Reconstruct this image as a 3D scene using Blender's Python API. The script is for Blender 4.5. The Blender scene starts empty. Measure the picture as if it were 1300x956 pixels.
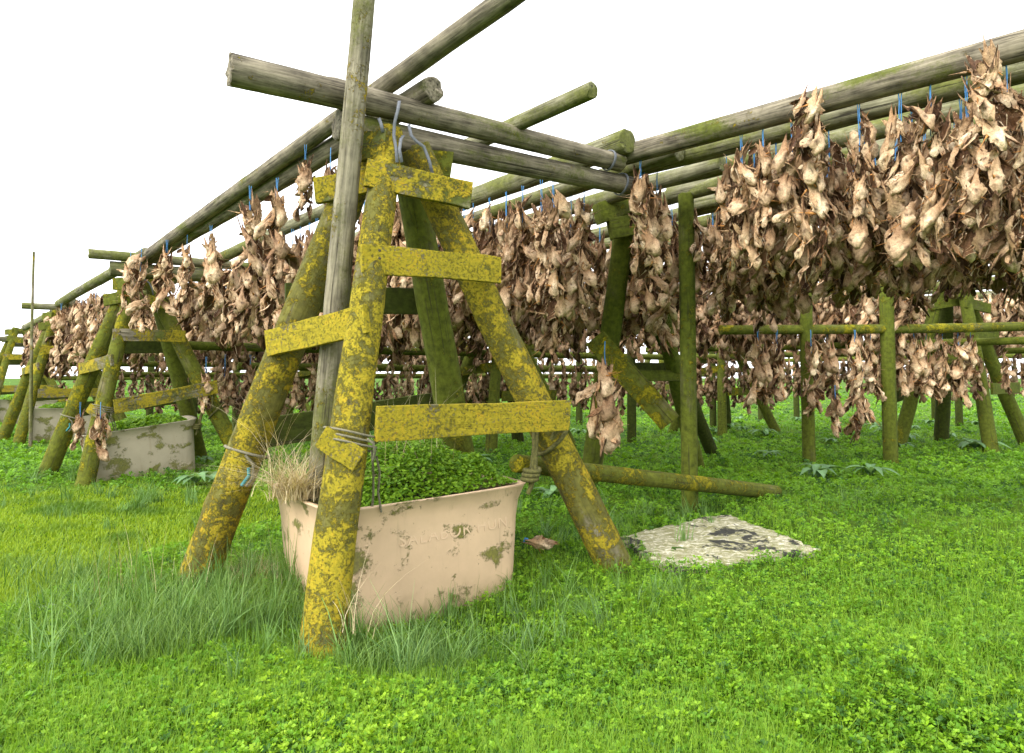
import bpy, bmesh, math, random
import numpy as np
from mathutils import Vector, Matrix, Quaternion

rng = np.random.default_rng(7)
random.seed(7)
scn = bpy.context.scene
COL = scn.collection

# ------------------------------------------------------------------ camera
W, H = 1300.0, 956.0
FPX, HC = 867.0, 1.45            # focal length in photo pixels, eye height
CX, CY, HOR = 650.0, 433.0, 478.0
PITCH = math.atan((HOR - CY) / FPX)
FWD = Vector((0, math.cos(PITCH), math.sin(PITCH)))
UPV = Vector((0, -math.sin(PITCH), math.cos(PITCH)))
EYE = Vector((0, 0, HC))
cam_d = bpy.data.cameras.new('camera')
cam = bpy.data.objects.new('camera', cam_d); COL.objects.link(cam)
cam.location = EYE
cam.rotation_euler = (math.pi / 2 + PITCH, 0, 0)
cam_d.sensor_width = 36.0
cam_d.lens = FPX / W * 36.0
cam_d.shift_y = -(H / 2 - CY) / W
cam_d.clip_end = 2000
cam_d.clip_start = 0.05
scn.camera = cam


def ray(px, py):
    return FWD + Vector((1, 0, 0)) * ((px - CX) / FPX) + UPV * ((CY - py) / FPX)


def P(px, py, D):
    d = ray(px, py)
    return EYE + d * (D / d.y)


def PG(px, py, z=0.0):
    d = ray(px, py)
    return EYE + d * ((z - HC) / d.z)


def proj(p):
    v = Vector(p) - EYE
    f = v.dot(FWD)
    return CX + FPX * v.x / f, CY - FPX * v.dot(UPV) / f, v.y


def on_plane(px, py, p0, d):
    """ray meets the vertical plane through p0 along horizontal direction d"""
    n = Vector((-d.y, d.x, 0))
    r = ray(px, py)
    return EYE + r * ((p0 - EYE).dot(n) / r.dot(n))


# ------------------------------------------------------------------ materials
class NT:
    def __init__(self, name):
        self.m = bpy.data.materials.new(name)
        self.m.use_nodes = True
        self.t = self.m.node_tree
        self.b = self.t.nodes['Principled BSDF']
        self.out = self.t.nodes['Material Output']

    def n(self, typ, **kw):
        nd = self.t.nodes.new(typ)
        for k, v in kw.items():
            if k.startswith('i_'):
                key = k[2:]
                key = int(key) if key.isdigit() else key
                nd.inputs[key].default_value = v
            else:
                setattr(nd, k, v)
        return nd

    def l(self, a, b):
        self.t.links.new(a, b)

    def coord(self, stretch=(1, 1, 1), rand=True):
        tc = self.n('ShaderNodeTexCoord')
        mp = self.n('ShaderNodeMapping')
        mp.inputs['Scale'].default_value = stretch
        if rand:
            oi = self.n('ShaderNodeObjectInfo')
            mul = self.n('ShaderNodeVectorMath', operation='SCALE')
            mul.inputs[0].default_value = (31.7, 17.3, 23.9)
            self.l(oi.outputs['Random'], mul.inputs['Scale'])
            add = self.n('ShaderNodeVectorMath', operation='ADD')
            self.l(tc.outputs['Object'], add.inputs[0])
            self.l(mul.outputs[0], add.inputs[1])
            self.l(add.outputs[0], mp.inputs['Vector'])
        else:
            self.l(tc.outputs['Object'], mp.inputs['Vector'])
        return mp.outputs[0]

    def noise(self, vec, scale, detail=4, rough=0.55, dist=0.0):
        nd = self.n('ShaderNodeTexNoise')
        nd.inputs['Scale'].default_value = scale
        nd.inputs['Detail'].default_value = detail
        nd.inputs['Roughness'].default_value = rough
        nd.inputs['Distortion'].default_value = dist
        self.l(vec, nd.inputs['Vector'])
        return nd.outputs['Fac']

    def step(self, val, a, b):
        r = self.n('ShaderNodeMapRange', interpolation_type='SMOOTHSTEP')
        r.inputs['From Min'].default_value = a
        r.inputs['From Max'].default_value = b
        self.l(val, r.inputs['Value'])
        return r.outputs[0]

    def ramp(self, val, stops):
        r = self.n('ShaderNodeValToRGB')
        e = r.color_ramp.elements
        while len(e) < len(stops):
            e.new(0.5)
        for i, (p, c) in enumerate(stops):
            e[i].position = p
            e[i].color = (*c, 1)
        self.l(val, r.inputs['Fac'])
        return r.outputs['Color']

    def mix(self, fac, a, b, blend='MIX'):
        m = self.n('ShaderNodeMix', data_type='RGBA', blend_type=blend)
        for s, v in ((0, fac), (6, a), (7, b)):
            if isinstance(v, (int, float)):
                m.inputs[s].default_value = v
            elif isinstance(v, tuple):
                m.inputs[s].default_value = (*v, 1)
            else:
                self.l(v, m.inputs[s])
        return m.outputs[2]

    def math(self, op, a, b=0.0):
        m = self.n('ShaderNodeMath', operation=op)
        for i, v in enumerate((a, b)):
            if isinstance(v, (int, float)):
                m.inputs[i].default_value = v
            else:
                self.l(v, m.inputs[i])
        return m.outputs[0]

    def bump(self, h, strength, dist, prev=None):
        b = self.n('ShaderNodeBump')
        b.inputs['Strength'].default_value = strength
        b.inputs['Distance'].default_value = dist
        self.l(h, b.inputs['Height'])
        if prev is not None:
            self.l(prev, b.inputs['Normal'])
        return b.outputs[0]


def wood(name, dark, light, algae=0.5, lichen=0.3, algae_col=(0.085, 0.10, 0.012), lich_col=(0.35, 0.272, 0.018), lich_scale=1.0):
    k = NT(name)
    v = k.coord((1, 1, 1))
    vs = k.coord((1, 1, 0.07))
    vc = k.coord((1, 1, 0.025))
    g = k.noise(vs, 38, 6, 0.65)
    g2 = k.noise(v, 6, 4, 0.6)
    gm = k.math('ADD', k.math('MULTIPLY', g, 0.65), k.math('MULTIPLY', g2, 0.35))
    base = k.ramp(gm, [(0.36, tuple(c * 0.7 for c in dark)), (0.50, tuple((a + b) / 2 for a, b in zip(dark, light))), (0.63, tuple(c * 1.1 for c in light))])
    cr = k.step(k.noise(vc, 34, 4, 0.6), 0.395, 0.345)
    base = k.mix(k.math('MULTIPLY', cr, 0.85), base, (0.022, 0.018, 0.013))
    # green algae film
    va = k.coord((1, 1, 0.45))
    an = k.math('ADD', k.math('MULTIPLY', k.noise(va, 3.2, 3, 0.6), 0.75), k.math('MULTIPLY', k.noise(v, 45, 4, 0.7), 0.25))
    th = 0.70 - 0.42 * algae
    am = k.math('MULTIPLY', k.step(an, th - 0.07, th + 0.09), k.math('SUBTRACT', 1.0, k.math('MULTIPLY', cr, 0.6)))
    acol = k.ramp(k.noise(v, 18, 5, 0.65), [(0.3, tuple(c * 0.5 for c in algae_col)), (0.7, tuple(c * 1.35 for c in algae_col))])
    colr = k.mix(k.math('MULTIPLY', am, 0.92), base, acol)
    # yellow lichen crusts: patches of grains with pits and bare wood between
    lo = k.noise(v, 3.4 * lich_scale, 3, 0.6, 0.4)
    mid = k.noise(v, 17, 4, 0.65, 0.3)
    hi = k.noise(v, 58, 5, 0.78)
    ln = k.math('ADD', k.math('ADD', k.math('MULTIPLY', lo, 0.42), k.math('MULTIPLY', mid, 0.26)), k.math('MULTIPLY', hi, 0.32))
    tl = 0.66 - 0.33 * lichen
    lm = k.step(ln, tl - 0.02, tl + 0.035)
    pit = k.step(k.noise(v, 62, 4, 0.7), 0.55, 0.62)
    lm = k.math('MULTIPLY', lm, k.math('SUBTRACT', 1.0, k.math('MULTIPLY', pit, 0.80)))
    lc = k.ramp(k.math('ADD', k.math('MULTIPLY', k.noise(v, 34, 5, 0.75), 0.7), k.math('MULTIPLY', k.noise(v, 3.0, 2), 0.3)),
                [(0.33, tuple(c * 0.40 for c in lich_col)), (0.45, (lich_col[0] * 0.80, lich_col[1] * 0.86, lich_col[2])), (0.55, lich_col),
                 (0.68, (lich_col[0] * 1.25, lich_col[1] * 0.98, lich_col[2]))])
    colr = k.mix(lm, colr, lc)
    k.l(colr, k.b.inputs['Base Color'])
    k.b.inputs['Roughness'].default_value = 0.9
    k.b.inputs['Specular IOR Level'].default_value = 0.18
    n1 = k.bump(k.math('SUBTRACT', g, k.math('MULTIPLY', cr, 0.8)), 0.55, 0.012)
    n2 = k.bump(k.math('MULTIPLY', lm, k.math('ADD', 0.4, hi)), 0.9, 0.012, n1)
    n3 = k.bump(k.noise(v, 110, 3, 0.7), 0.35, 0.006, n2)
    k.l(n3, k.b.inputs['Normal'])
    return k.m


GREY_D, GREY_L = (0.075, 0.064, 0.046), (0.30, 0.265, 0.195)
M_BEAM = wood('weathered_beam_wood', (0.055, 0.046, 0.032), (0.27, 0.235, 0.165), 0.30, 0.18)
M_BEAM_G = wood('algae_beam_wood', (0.07, 0.066, 0.036), (0.26, 0.25, 0.155), 0.50, 0.12, (0.115, 0.125, 0.028))
M_POLE = wood('grey_pole_wood', (0.085, 0.075, 0.05), (0.28, 0.25, 0.17), 0.46, 0.30, (0.11, 0.115, 0.03))
M_LEG = wood('lichen_leg_wood', (0.07, 0.058, 0.04), (0.235, 0.205, 0.145), 0.80, 0.47, (0.115, 0.108, 0.018))
M_LEG_Y = wood('thick_lichen_leg_wood', (0.07, 0.06, 0.042), (0.24, 0.21, 0.15), 0.75, 0.57, (0.115, 0.108, 0.018))
M_BOARD = wood('lichen_board_wood', (0.085, 0.072, 0.05), (0.28, 0.245, 0.175), 0.6, 0.74, (0.115, 0.115, 0.018))
M_BOARD_B = wood('half_lichen_board_wood', (0.085, 0.072, 0.05), (0.30, 0.26, 0.185), 0.5, 0.60)
M_MOSS = wood('mossy_wood', (0.03, 0.027, 0.012), (0.12, 0.115, 0.05), 0.84, 0.24, (0.092, 0.112, 0.010), (0.24, 0.225, 0.012))
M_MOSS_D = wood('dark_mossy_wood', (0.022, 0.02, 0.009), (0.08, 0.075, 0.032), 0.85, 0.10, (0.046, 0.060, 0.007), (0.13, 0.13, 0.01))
M_MOSS_Y = wood('yellow_mossy_wood', (0.05, 0.045, 0.02), (0.17, 0.15, 0.07), 0.78, 0.42, (0.10, 0.115, 0.010), (0.30, 0.255, 0.010))


def simple(name, colr, rough=0.7, metal=0.0, var=0.25, scale=30, bump=0.2):
    k = NT(name)
    v = k.coord()
    f = k.noise(v, scale, 5, 0.65)
    k.l(k.ramp(f, [(0.3, tuple(c * (1 - var) for c in colr)), (0.7, tuple(min(1, c * (1 + var)) for c in colr))]), k.b.inputs['Base Color'])
    k.b.inputs['Roughness'].default_value = rough
    k.b.inputs['Metallic'].default_value = metal
    k.l(k.bump(f, bump, 0.01), k.b.inputs['Normal'])
    return k.m


M_STRAP = simple('galvanised_strap', (0.12, 0.13, 0.145), 0.6, 0.1, 0.25, 60, 0.1)
M_ROPE = simple('old_grey_rope', (0.17, 0.155, 0.10), 0.9, 0, 0.5, 120, 0.6)
M_ROPE_M = simple('mossy_rope', (0.085, 0.08, 0.018), 0.95, 0, 0.6, 60, 0.9)
M_TEAL = simple('teal_twine', (0.02, 0.19, 0.20), 0.7)
M_BLUE = simple('blue_cord', (0.045, 0.21, 0.46), 0.6, 0, 0.2, 200, 0.2)
M_SOIL = simple('dark_soil', (0.035, 0.03, 0.016), 0.95, 0, 0.5, 12, 0.8)
M_WHITE = simple('white_scrap', (0.75, 0.76, 0.78), 0.5)


def leafmat(name, attr='col', trans=0.35, rough=0.55):
    k = NT(name)
    a = k.n('ShaderNodeAttribute', attribute_name=attr)
    k.l(a.outputs['Color'], k.b.inputs['Base Color'])
    k.b.inputs['Roughness'].default_value = rough
    k.b.inputs['Specular IOR Level'].default_value = 0.3
    t = k.n('ShaderNodeBsdfTranslucent')
    k.l(k.mix(1.0, a.outputs['Color'], (1.25, 1.2, 0.55), 'MULTIPLY'), t.inputs['Color'])
    mx = k.n('ShaderNodeMixShader')
    mx.inputs[0].default_value = trans
    k.l(k.b.outputs[0], mx.inputs[1]); k.l(t.outputs[0], mx.inputs[2])
    k.l(mx.outputs[0], k.out.inputs['Surface'])
    return k.m


M_LEAF = leafmat('leaf_blades')
M_DRY = leafmat('dry_straw', trans=0.25, rough=0.7)


def fishmat():
    k = NT('dried_fish_skin')
    a = k.n('ShaderNodeAttribute', attribute_name='col')
    v = k.coord()
    oi = k.n('ShaderNodeObjectInfo')
    f = k.noise(v, 36, 6, 0.7, 0.8)
    f2 = k.noise(v, 75, 5, 0.75)
    c = k.mix(1.0, a.outputs['Color'], k.ramp(f, [(0.32, (0.50, 0.41, 0.32)), (0.50, (1.05, 0.99, 0.90)), (0.68, (1.32, 1.26, 1.15))]), 'MULTIPLY')
    c = k.mix(k.math('MULTIPLY', k.step(f2, 0.55, 0.66), 0.6), c, (0.15, 0.085, 0.038))
    tint = k.ramp(oi.outputs['Random'], [(0.0, (0.60, 0.50, 0.41)), (0.5, (0.98, 0.90, 0.81)), (1.0, (1.28, 1.23, 1.15))])
    c = k.mix(1.0, c, tint, 'MULTIPLY')
    k.l(c, k.b.inputs['Base Color'])
    k.b.inputs['Roughness'].default_value = 0.6
    k.b.inputs['Specular IOR Level'].default_value = 0.3
    k.l(k.bump(f, 0.9, 0.016, k.bump(f2, 0.6, 0.006)), k.b.inputs['Normal'])
    return k.m


M_FISH = fishmat()


# ------------------------------------------------------------------ mesh helpers
def np_mesh(name, verts, faces4=None, faces3=None, mat=None, col=None, smooth=False):
    me = bpy.data.meshes.new(name)
    verts = np.asarray(verts, dtype=np.float32)
    me.vertices.add(len(verts))
    me.vertices.foreach_set('co', verts.ravel())
    loops, starts, tot = [], [], 0
    if faces4 is not None and len(faces4):
        f4 = np.asarray(faces4, dtype=np.int32)
        loops.append(f4.ravel()); starts.append(np.arange(len(f4)) * 4); tot = len(f4) * 4
    if faces3 is not None and len(faces3):
        f3 = np.asarray(faces3, dtype=np.int32)
        loops.append(f3.ravel()); starts.append(tot + np.arange(len(f3)) * 3)
    lp = np.concatenate(loops).astype(np.int32); st = np.concatenate(starts).astype(np.int32)
    me.loops.add(len(lp)); me.loops.foreach_set('vertex_index', lp)
    me.polygons.add(len(st)); me.polygons.foreach_set('loop_start', st)
    if smooth:
        me.polygons.foreach_set('use_smooth', np.ones(len(st), dtype=bool))
    me.update(calc_edges=True)
    if col is not None:
        at = me.color_attributes.new('col', 'FLOAT_COLOR', 'POINT')
        c4 = np.ones((len(verts), 4), dtype=np.float32); c4[:, :3] = col
        at.data.foreach_set('color', c4.ravel())
    if mat: me.materials.append(mat)
    return me


def link(name, me, parent=None, mw=None):
    o = bpy.data.objects.new(name, me)
    COL.objects.link(o)
    if parent is not None:
        o.parent = parent
        if mw is not None:
            o.matrix_local = parent.matrix_world.inverted() @ mw if parent.parent is None else mw
    elif mw is not None:
        o.matrix_world = mw
    return o


def tag(o, label, cat, group=None, kind=None):
    if label: o['label'] = label
    if cat: o['category'] = cat
    if group: o['group'] = group
    if kind: o['kind'] = kind
    return o


def empty(name, loc, label, cat, group=None, rz=0.0):
    o = bpy.data.objects.new(name, None)
    COL.objects.link(o)
    o.empty_display_size = 0.2
    o.matrix_world = Matrix.Translation(loc) @ Matrix.Rotation(rz, 4, 'Z')
    return tag(o, label, cat, group)


def axis_matrix(p0, p1, ref=None):
    z = (p1 - p0).normalized()
    r = ref if ref is not None else (Vector((0, 0, 1)) if abs(z.z) < 0.9 else Vector((0, -1, 0)))
    x = r.cross(z)
    if x.length < 1e-4: x = Vector((1, 0, 0)).cross(z)
    x.normalize(); y = z.cross(x)
    m = Matrix((x, y, z)).transposed().to_4x4()
    m.translation = p0
    return m


def log_mesh(L, r0, r1, seg=18, bend=0.012, seed=0, rough_end=0.0, ring=0.09):
    g = np.random.default_rng(seed + 11)
    n = max(5, int(L / ring))
    t = np.linspace(0, 1, n)
    ph = g.uniform(0, 6.28, 8)
    a = np.arange(seg) / seg * 2 * np.pi
    bx = bend * L * (np.sin(t * np.pi * 1.0 + ph[0]) - np.sin(ph[0])) * 0.5
    by = bend * L * (np.sin(t * np.pi * 1.3 + ph[1]) - np.sin(ph[1])) * 0.5
    bx = bx - t * bx[-1]; by = by - t * by[-1]
    rr = r0 + (r1 - r0) * t
    R = rr[:, None] * (1 + 0.035 * np.sin(2 * a[None] + ph[2] + t[:, None] * 2) + 0.02 * np.sin(3 * a[None] + ph[3] - t[:, None] * 5)
                       + 0.018 * np.sin(t[:, None] * L * 7 + ph[4]) * np.sin(a[None] + ph[5]) + g.normal(0, 0.007, (n, seg)))
    for _ in range(int(L * 1.3)):       # knots
        kt, ka = g.uniform(0.03, 0.97), g.uniform(0, 6.28)
        da = np.angle(np.exp(1j * (a - ka)))
        R *= 1 + 0.10 * np.exp(-((t[:, None] - kt) * L / 0.05) ** 2 - (da[None] / 0.28) ** 2)
    X = R * np.cos(a)[None] + bx[:, None]; Y = R * np.sin(a)[None] + by[:, None]
    Z = np.repeat(t[:, None] * L, seg, 1)
    if rough_end:
        Z[-1] += g.normal(0, rough_end, seg); Z[0] += g.normal(0, rough_end, seg)
    V = np.stack([X, Y, Z], -1).reshape(-1, 3)
    i = np.arange(n - 1)[:, None] * seg; j = np.arange(seg)[None]
    j2 = (j + 1) % seg
    F = np.stack([i + j, i + j2, i + seg + j2, i + seg + j], -1).reshape(-1, 4)
    # rounded caps: an inset ring and a centre at each end
    V = list(map(tuple, V)); f3 = []; F = [tuple(q) for q in F]
    for end, s in ((0, -1), (n - 1, 1)):
        base = len(V); c = np.array([bx[end], by[end], t[end] * L])
        for q in range(seg):
            p = np.array(V[end * seg + q]); d = p - c
            w = c + d * 0.9 * np.array([1, 1, 1]); w[2] = p[2] + s * 0.006
            V.append(tuple(w))
        V.append((c[0], c[1], t[end] * L + s * (0.006 + rough_end * 0.4)))
        for q in range(seg):
            q2 = (q + 1) % seg
            e0, e1 = end * seg + q, end * seg + q2
            F.append((e0, base + q, base + q2, e1) if s > 0 else (e0, e1, base + q2, base + q))
            f3.append((base + q, base + seg, base + q2) if s < 0 else (base + q, base + q2, base + seg))
    return np.array(V), np.array(F), np.array(f3)


SEED = [0]


def add_log(name, p0, p1, r0, r1, mat, parent=None, seg=18, bend=0.010, rough=0.004, ring=0.09):
    SEED[0] += 1
    p0, p1 = Vector(p0), Vector(p1)
    V, F, T = log_mesh((p1 - p0).length, r0, r1, seg, bend, SEED[0], rough, ring)
    me = np_mesh(name, V, F, T, mat, smooth=True)
    me.set_sharp_from_angle(angle=math.radians(50))
    return link(name, me, parent, axis_matrix(p0, p1))


def add_board(name, p0, p1, w, th, mat, parent=None, up=Vector((0, 0, 1)), seed=None):
    """plank from p0 to p1; w = width along `up`, th = thickness across"""
    SEED[0] += 1
    g = np.random.default_rng(SEED[0] + 900)
    p0, p1 = Vector(p0), Vector(p1)
    L = (p1 - p0).length
    n = max(4, int(L / 0.12))
    bm = bmesh.new()
    prof = [(-w / 2, -th / 2), (0, -th / 2 - 0.001), (w / 2, -th / 2), (w / 2, th / 2), (0, th / 2 + 0.001), (-w / 2, th / 2)]
    rings = []
    ph = g.uniform(0, 6.28, 4)
    skew = g.normal(0, 0.008, 2)
    for i in range(n + 1):
        t = i / n
        warp = 0.006 * math.sin(t * 4 + ph[0])
        vs = []
        for (x, y) in prof:
            ex = x + g.normal(0, 0.0018) + (0.003 * math.sin(t * 9 + ph[1]) if x > 0 else 0.003 * math.sin(t * 8 + ph[2]) if x < 0 else 0)
            zz = t * L + (skew[0] * x / w * 2 if i == 0 else skew[1] * x / w * 2 if i == n else 0)
            vs.append(bm.verts.new((ex, y + warp, zz)))
        rings.append(vs)
    for a, b in zip(rings, rings[1:]):
        for q in range(6):
            bm.faces.new((a[q], a[(q + 1) % 6], b[(q + 1) % 6], b[q]))
    bm.faces.new(rings[0][::-1]); bm.faces.new(rings[-1])
    bmesh.ops.recalc_face_normals(bm, faces=bm.faces)
    ed = [e for e in bm.edges if len(e.link_faces) == 2 and e.calc_face_angle() > 0.8]
    bmesh.ops.bevel(bm, geom=ed, offset=0.005, segments=2, affect='EDGES', profile=0.6)
    me = bpy.data.meshes.new(name); bm.to_mesh(me); bm.free()
    me.materials.append(mat)
    z = (p1 - p0).normalized()
    x = (up - z * up.dot(z)).normalized()
    y = z.cross(x)
    m = Matrix((x, y, z)).transposed().to_4x4(); m.translation = p0
    return link(name, me, parent, m)


def tube_geom(pts, r, seg=8):
    pts = [Vector(p) for p in pts]
    V, F = [], []
    prev = None
    for i, p in enumerate(pts):
        d = (pts[min(i + 1, len(pts) - 1)] - pts[max(i - 1, 0)]).normalized()
        ref = prev if prev is not None else (Vector((0, 0, 1)) if abs(d.z) < 0.9 else Vector((1, 0, 0)))
        x = (ref - d * ref.dot(d)).normalized(); y = d.cross(x); prev = x
        rr = r if not hasattr(r, '__len__') else r[i]
        for q in range(seg):
            a = q / seg * 2 * math.pi
            V.append(p + x * (rr * math.cos(a)) + y * (rr * math.sin(a)))
    n = len(pts)
    for i in range(n - 1):
        for q in range(seg):
            F.append((i * seg + q, i * seg + (q + 1) % seg, (i + 1) * seg + (q + 1) % seg, (i + 1) * seg + q))
    for b in (0, (n - 1) * seg):
        if seg == 4: F.append(tuple(b + q for q in range(4)))
    return [tuple(v) for v in V], F


def merge_geom(lst):
    V, F = [], []
    for v, f in lst:
        o = len(V); V += list(v); F += [tuple(i + o for i in q) for q in f]
    return V, F


def add_tubes(name, lines, r, mat, parent=None, origin=None, seg=8):
    V, F = merge_geom([tube_geom(p, r, seg) for p in lines])
    o0 = Vector(origin) if origin is not None else Vector(V[0])
    V = np.array(V) - np.array(o0)
    me = np_mesh(name, V, F, None, mat, smooth=True)
    return link(name, me, parent, Matrix.Translation(o0))


def add_ribbon(name, pts, w, th, mat, parent, side):
    """bent flat metal band"""
    pts = [Vector(p) for p in pts]
    V, F = [], []
    for i, p in enumerate(pts):
        d = (pts[min(i + 1, len(pts) - 1)] - pts[max(i - 1, 0)]).normalized()
        s = (side - d * side.dot(d)).normalized(); nn = d.cross(s)
        for a, b in ((-1, -1), (1, -1), (1, 1), (-1, 1)):
            V.append(p + s * (a * w / 2) + nn * (b * th / 2))
    n = len(pts)
    for i in range(n - 1):
        for q in range(4):
            F.append((i * 4 + q, i * 4 + (q + 1) % 4, i * 4 + 4 + (q + 1) % 4, i * 4 + 4 + q))
    F += [(3, 2, 1, 0), tuple((n - 1) * 4 + q for q in range(4))]
    o0 = pts[0]
    me = np_mesh(name, np.array([tuple(v - o0) for v in V]), F, None, mat)
    return link(name, me, parent, Matrix.Translation(o0))


def copy_tree(o, parent=None):
    c = o.copy(); COL.objects.link(c)
    if parent is not None: c.parent = parent
    for ch in list(o.children):
        copy_tree(ch, c)
    return c


# ------------------------------------------------------------------ terrain height
def vnoise(x, y, s, seed):
    """smooth value noise on arrays"""
    g = np.random.default_rng(seed)
    tab = g.random((64, 64))
    x = np.asarray(x) * s + 100.0; y = np.asarray(y) * s + 100.0
    xi = np.floor(x).astype(int); yi = np.floor(y).astype(int)
    fx = x - xi; fy = y - yi
    fx = fx * fx * (3 - 2 * fx); fy = fy * fy * (3 - 2 * fy)
    a = tab[xi % 64, yi % 64]; b = tab[(xi + 1) % 64, yi % 64]
    c = tab[xi % 64, (yi + 1) % 64]; d = tab[(xi + 1) % 64, (yi + 1) % 64]
    return (a * (1 - fx) + b * fx) * (1 - fy) + (c * (1 - fx) + d * fx) * fy


def lawn_mask(x, y):
    """1 on the short mown strip at the left, 0 elsewhere"""
    nz = vnoise(x, y, 1.1, 5) - 0.5
    edge = -2.75 + 0.22 * np.clip(y - 4.2, 0, 4) + 0.5 * nz
    m = np.clip((edge - x) / 0.4, 0, 1) * np.clip((y - 4.05 - 0.6 * nz) / 0.5, 0, 1)
    far = np.clip((y - 8.6 + 1.6 * nz) / 1.2, 0, 1)
    return m * (1 - far)


def terr(x, y):
    x = np.asarray(x, dtype=float); y = np.asarray(y, dtype=float)
    h = 0.07 * (vnoise(x, y, 0.45, 1) - 0.5) + 0.03 * (vnoise(x, y, 1.3, 2) - 0.5)
    h = h - 0.19 * np.exp(-(((x + 0.35) / 1.0) ** 2 + ((y - 4.15) / 0.7) ** 2))
    return h


def cover(x, y):
    """thickness of the plant cover above the soil"""
    b = vnoise(x, y, 3.1, 3) * 0.6 + vnoise(x, y, 7.0, 4) * 0.4
    big = vnoise(x, y, 0.9, 6)
    c = 0.01 + 0.17 * b * (0.3 + 1.0 * big)
    c = c * (1 - 0.7 * np.exp(-(((x + 0.35) / 0.8) ** 2 + ((y - 4.1) / 0.55) ** 2)))
    return c * (1 - 0.9 * lawn_mask(x, y))


# ------------------------------------------------------------------ world and light
world = bpy.data.worlds.new('World'); scn.world = world
world.use_nodes = True
wt = world.node_tree
bg = wt.nodes['Background']
sky = wt.nodes.new('ShaderNodeTexSky'); sky.sky_type = 'NISHITA'; sky.sun_disc = False
SUN_EL, SUN_AZ = math.radians(39), 0.0   # behind thin cloud, over the visitor's left shoulder
sky.sun_elevation = SUN_EL; sky.sun_rotation = SUN_AZ
sky.air_density = 1.0; sky.dust_density = 4.0; sky.ozone_density = 1.0
hsv = wt.nodes.new('ShaderNodeHueSaturation'); hsv.inputs['Saturation'].default_value = 0.10
wt.links.new(sky.outputs[0], hsv.inputs['Color'])
mx = wt.nodes.new('ShaderNodeMix'); mx.data_type = 'RGBA'
mx.inputs[0].default_value = 0.75
mx.inputs[7].default_value = (9.6, 9.75, 10.0, 1)      # even cloud deck
wt.links.new(hsv.outputs[0], mx.inputs[6])
wt.links.new(mx.outputs[2], bg.inputs['Color'])
bg.inputs['Strength'].default_value = 0.15
sd = bpy.data.lights.new('sun', 'SUN'); sd.energy = 1.5; sd.angle = math.radians(35); sd.color = (1.0, 0.965, 0.92)
sun = bpy.data.objects.new('sun', sd); COL.objects.link(sun)
sv = Vector((-0.58, -0.52, 0.63)).normalized()
sun.rotation_euler = sv.to_track_quat('Z', 'Y').to_euler()
sky.sun_rotation = math.atan2(sv.x, sv.y)
sun.location = (0, 0, 30)
scn.view_settings.view_transform = 'Standard'
scn.view_settings.look = 'None'
scn.view_settings.gamma = 1.0
scn.view_settings.exposure = 1.22
scn.cycles.max_bounces = 8
scn.cycles.diffuse_bounces = 4
scn.cycles.use_denoising = True

# ------------------------------------------------------------------ ground sheet
NEAR_N = 190
gx = np.concatenate([-np.geomspace(9, 400, 26)[::-1], np.linspace(-8.9, 8.9, 179), np.geomspace(9, 400, 26)])
gy = np.concatenate([-np.geomspace(1, 60, 10)[::-1], np.linspace(-0.9, 20, 210), np.geomspace(20.3, 600, 40)])
GX, GY = np.meshgrid(gx, gy)
GZ = terr(GX, GY) + cover(GX, GY) * 0.45 - 0.02
V = np.stack([GX, GY, GZ], -1).reshape(-1, 3)
nx_, ny_ = len(gx), len(gy)
ii = (np.arange(ny_ - 1)[:, None] * nx_ + np.arange(nx_ - 1)[None]).ravel()
F = np.stack([ii, ii + 1, ii + 1 + nx_, ii + nx_], -1)
k = NT('ground_turf')
tc = k.n('ShaderNodeTexCoord')
f1 = k.noise(tc.outputs['Object'], 0.7, 5, 0.6); f2 = k.noise(tc.outputs['Object'], 22, 6, 0.7)
c1 = k.ramp(f2, [(0.3, (0.018, 0.045, 0.006)), (0.55, (0.045, 0.115, 0.010)), (0.75, (0.085, 0.17, 0.016))])
c2 = k.ramp(f2, [(0.3, (0.05, 0.10, 0.008)), (0.7, (0.13, 0.22, 0.014))])
k.l(k.mix(k.step(f1, 0.42, 0.62), c1, c2), k.b.inputs['Base Color'])
k.b.inputs['Roughness'].default_value = 0.95
k.b.inputs['Specular IOR Level'].default_value = 0.1
k.l(k.bump(f2, 0.9, 0.05), k.b.inputs['Normal'])
ground = link('ground', np_mesh('ground', V, F, None, k.m, smooth=True))
tag(ground, None, None, kind='structure')


# ------------------------------------------------------------------ ground cover (uncountable: stuff)
SLAB = [PG(783, 681, 0.075), PG(922, 652, 0.10), PG(1040, 697, 0.08), PG(858, 728, 0.065)]


def on_slab(x, y, shrink=0.91):
    cx = sum(p.x for p in SLAB) / 4; cy = sum(p.y for p in SLAB) / 4
    q = [((p.x - cx) * shrink + cx, (p.y - cy) * shrink + cy) for p in SLAB]
    ins = np.ones(np.shape(x), dtype=bool)
    for i in range(4):
        (ax, ay), (bx, by) = q[i], q[(i + 1) % 4]
        ins &= ((bx - ax) * (y - ay) - (by - ay) * (x - ax)) < 0
    return ins


def scatter(n, y0, y1, x0=-230, x1=1530, px_power=1.0):
    """points on the soil, evenly spread as seen (denser near the path the visitor stands on)"""
    out_x, out_y = [], []
    px = rng.uniform(x0, x1, n); py = HOR + (rng.random(n) ** px_power) * (y1 - y0) + (y0 - HOR)
    D = HC * FPX / (py - HOR)
    x, y = (px - CX) / FPX * D, D
    ok = ~on_slab(x, y)
    return x[ok], y[ok]


def quads_to_mesh(name, A, col, mat):
    n = len(A)
    V = A.reshape(-1, 3)
    F = np.arange(n * 4).reshape(-1, 4)
    return np_mesh(name, V, F, None, mat, np.repeat(col, 4, 0))


def unit(v): return v / np.linalg.norm(v, axis=-1, keepdims=True)


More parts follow.
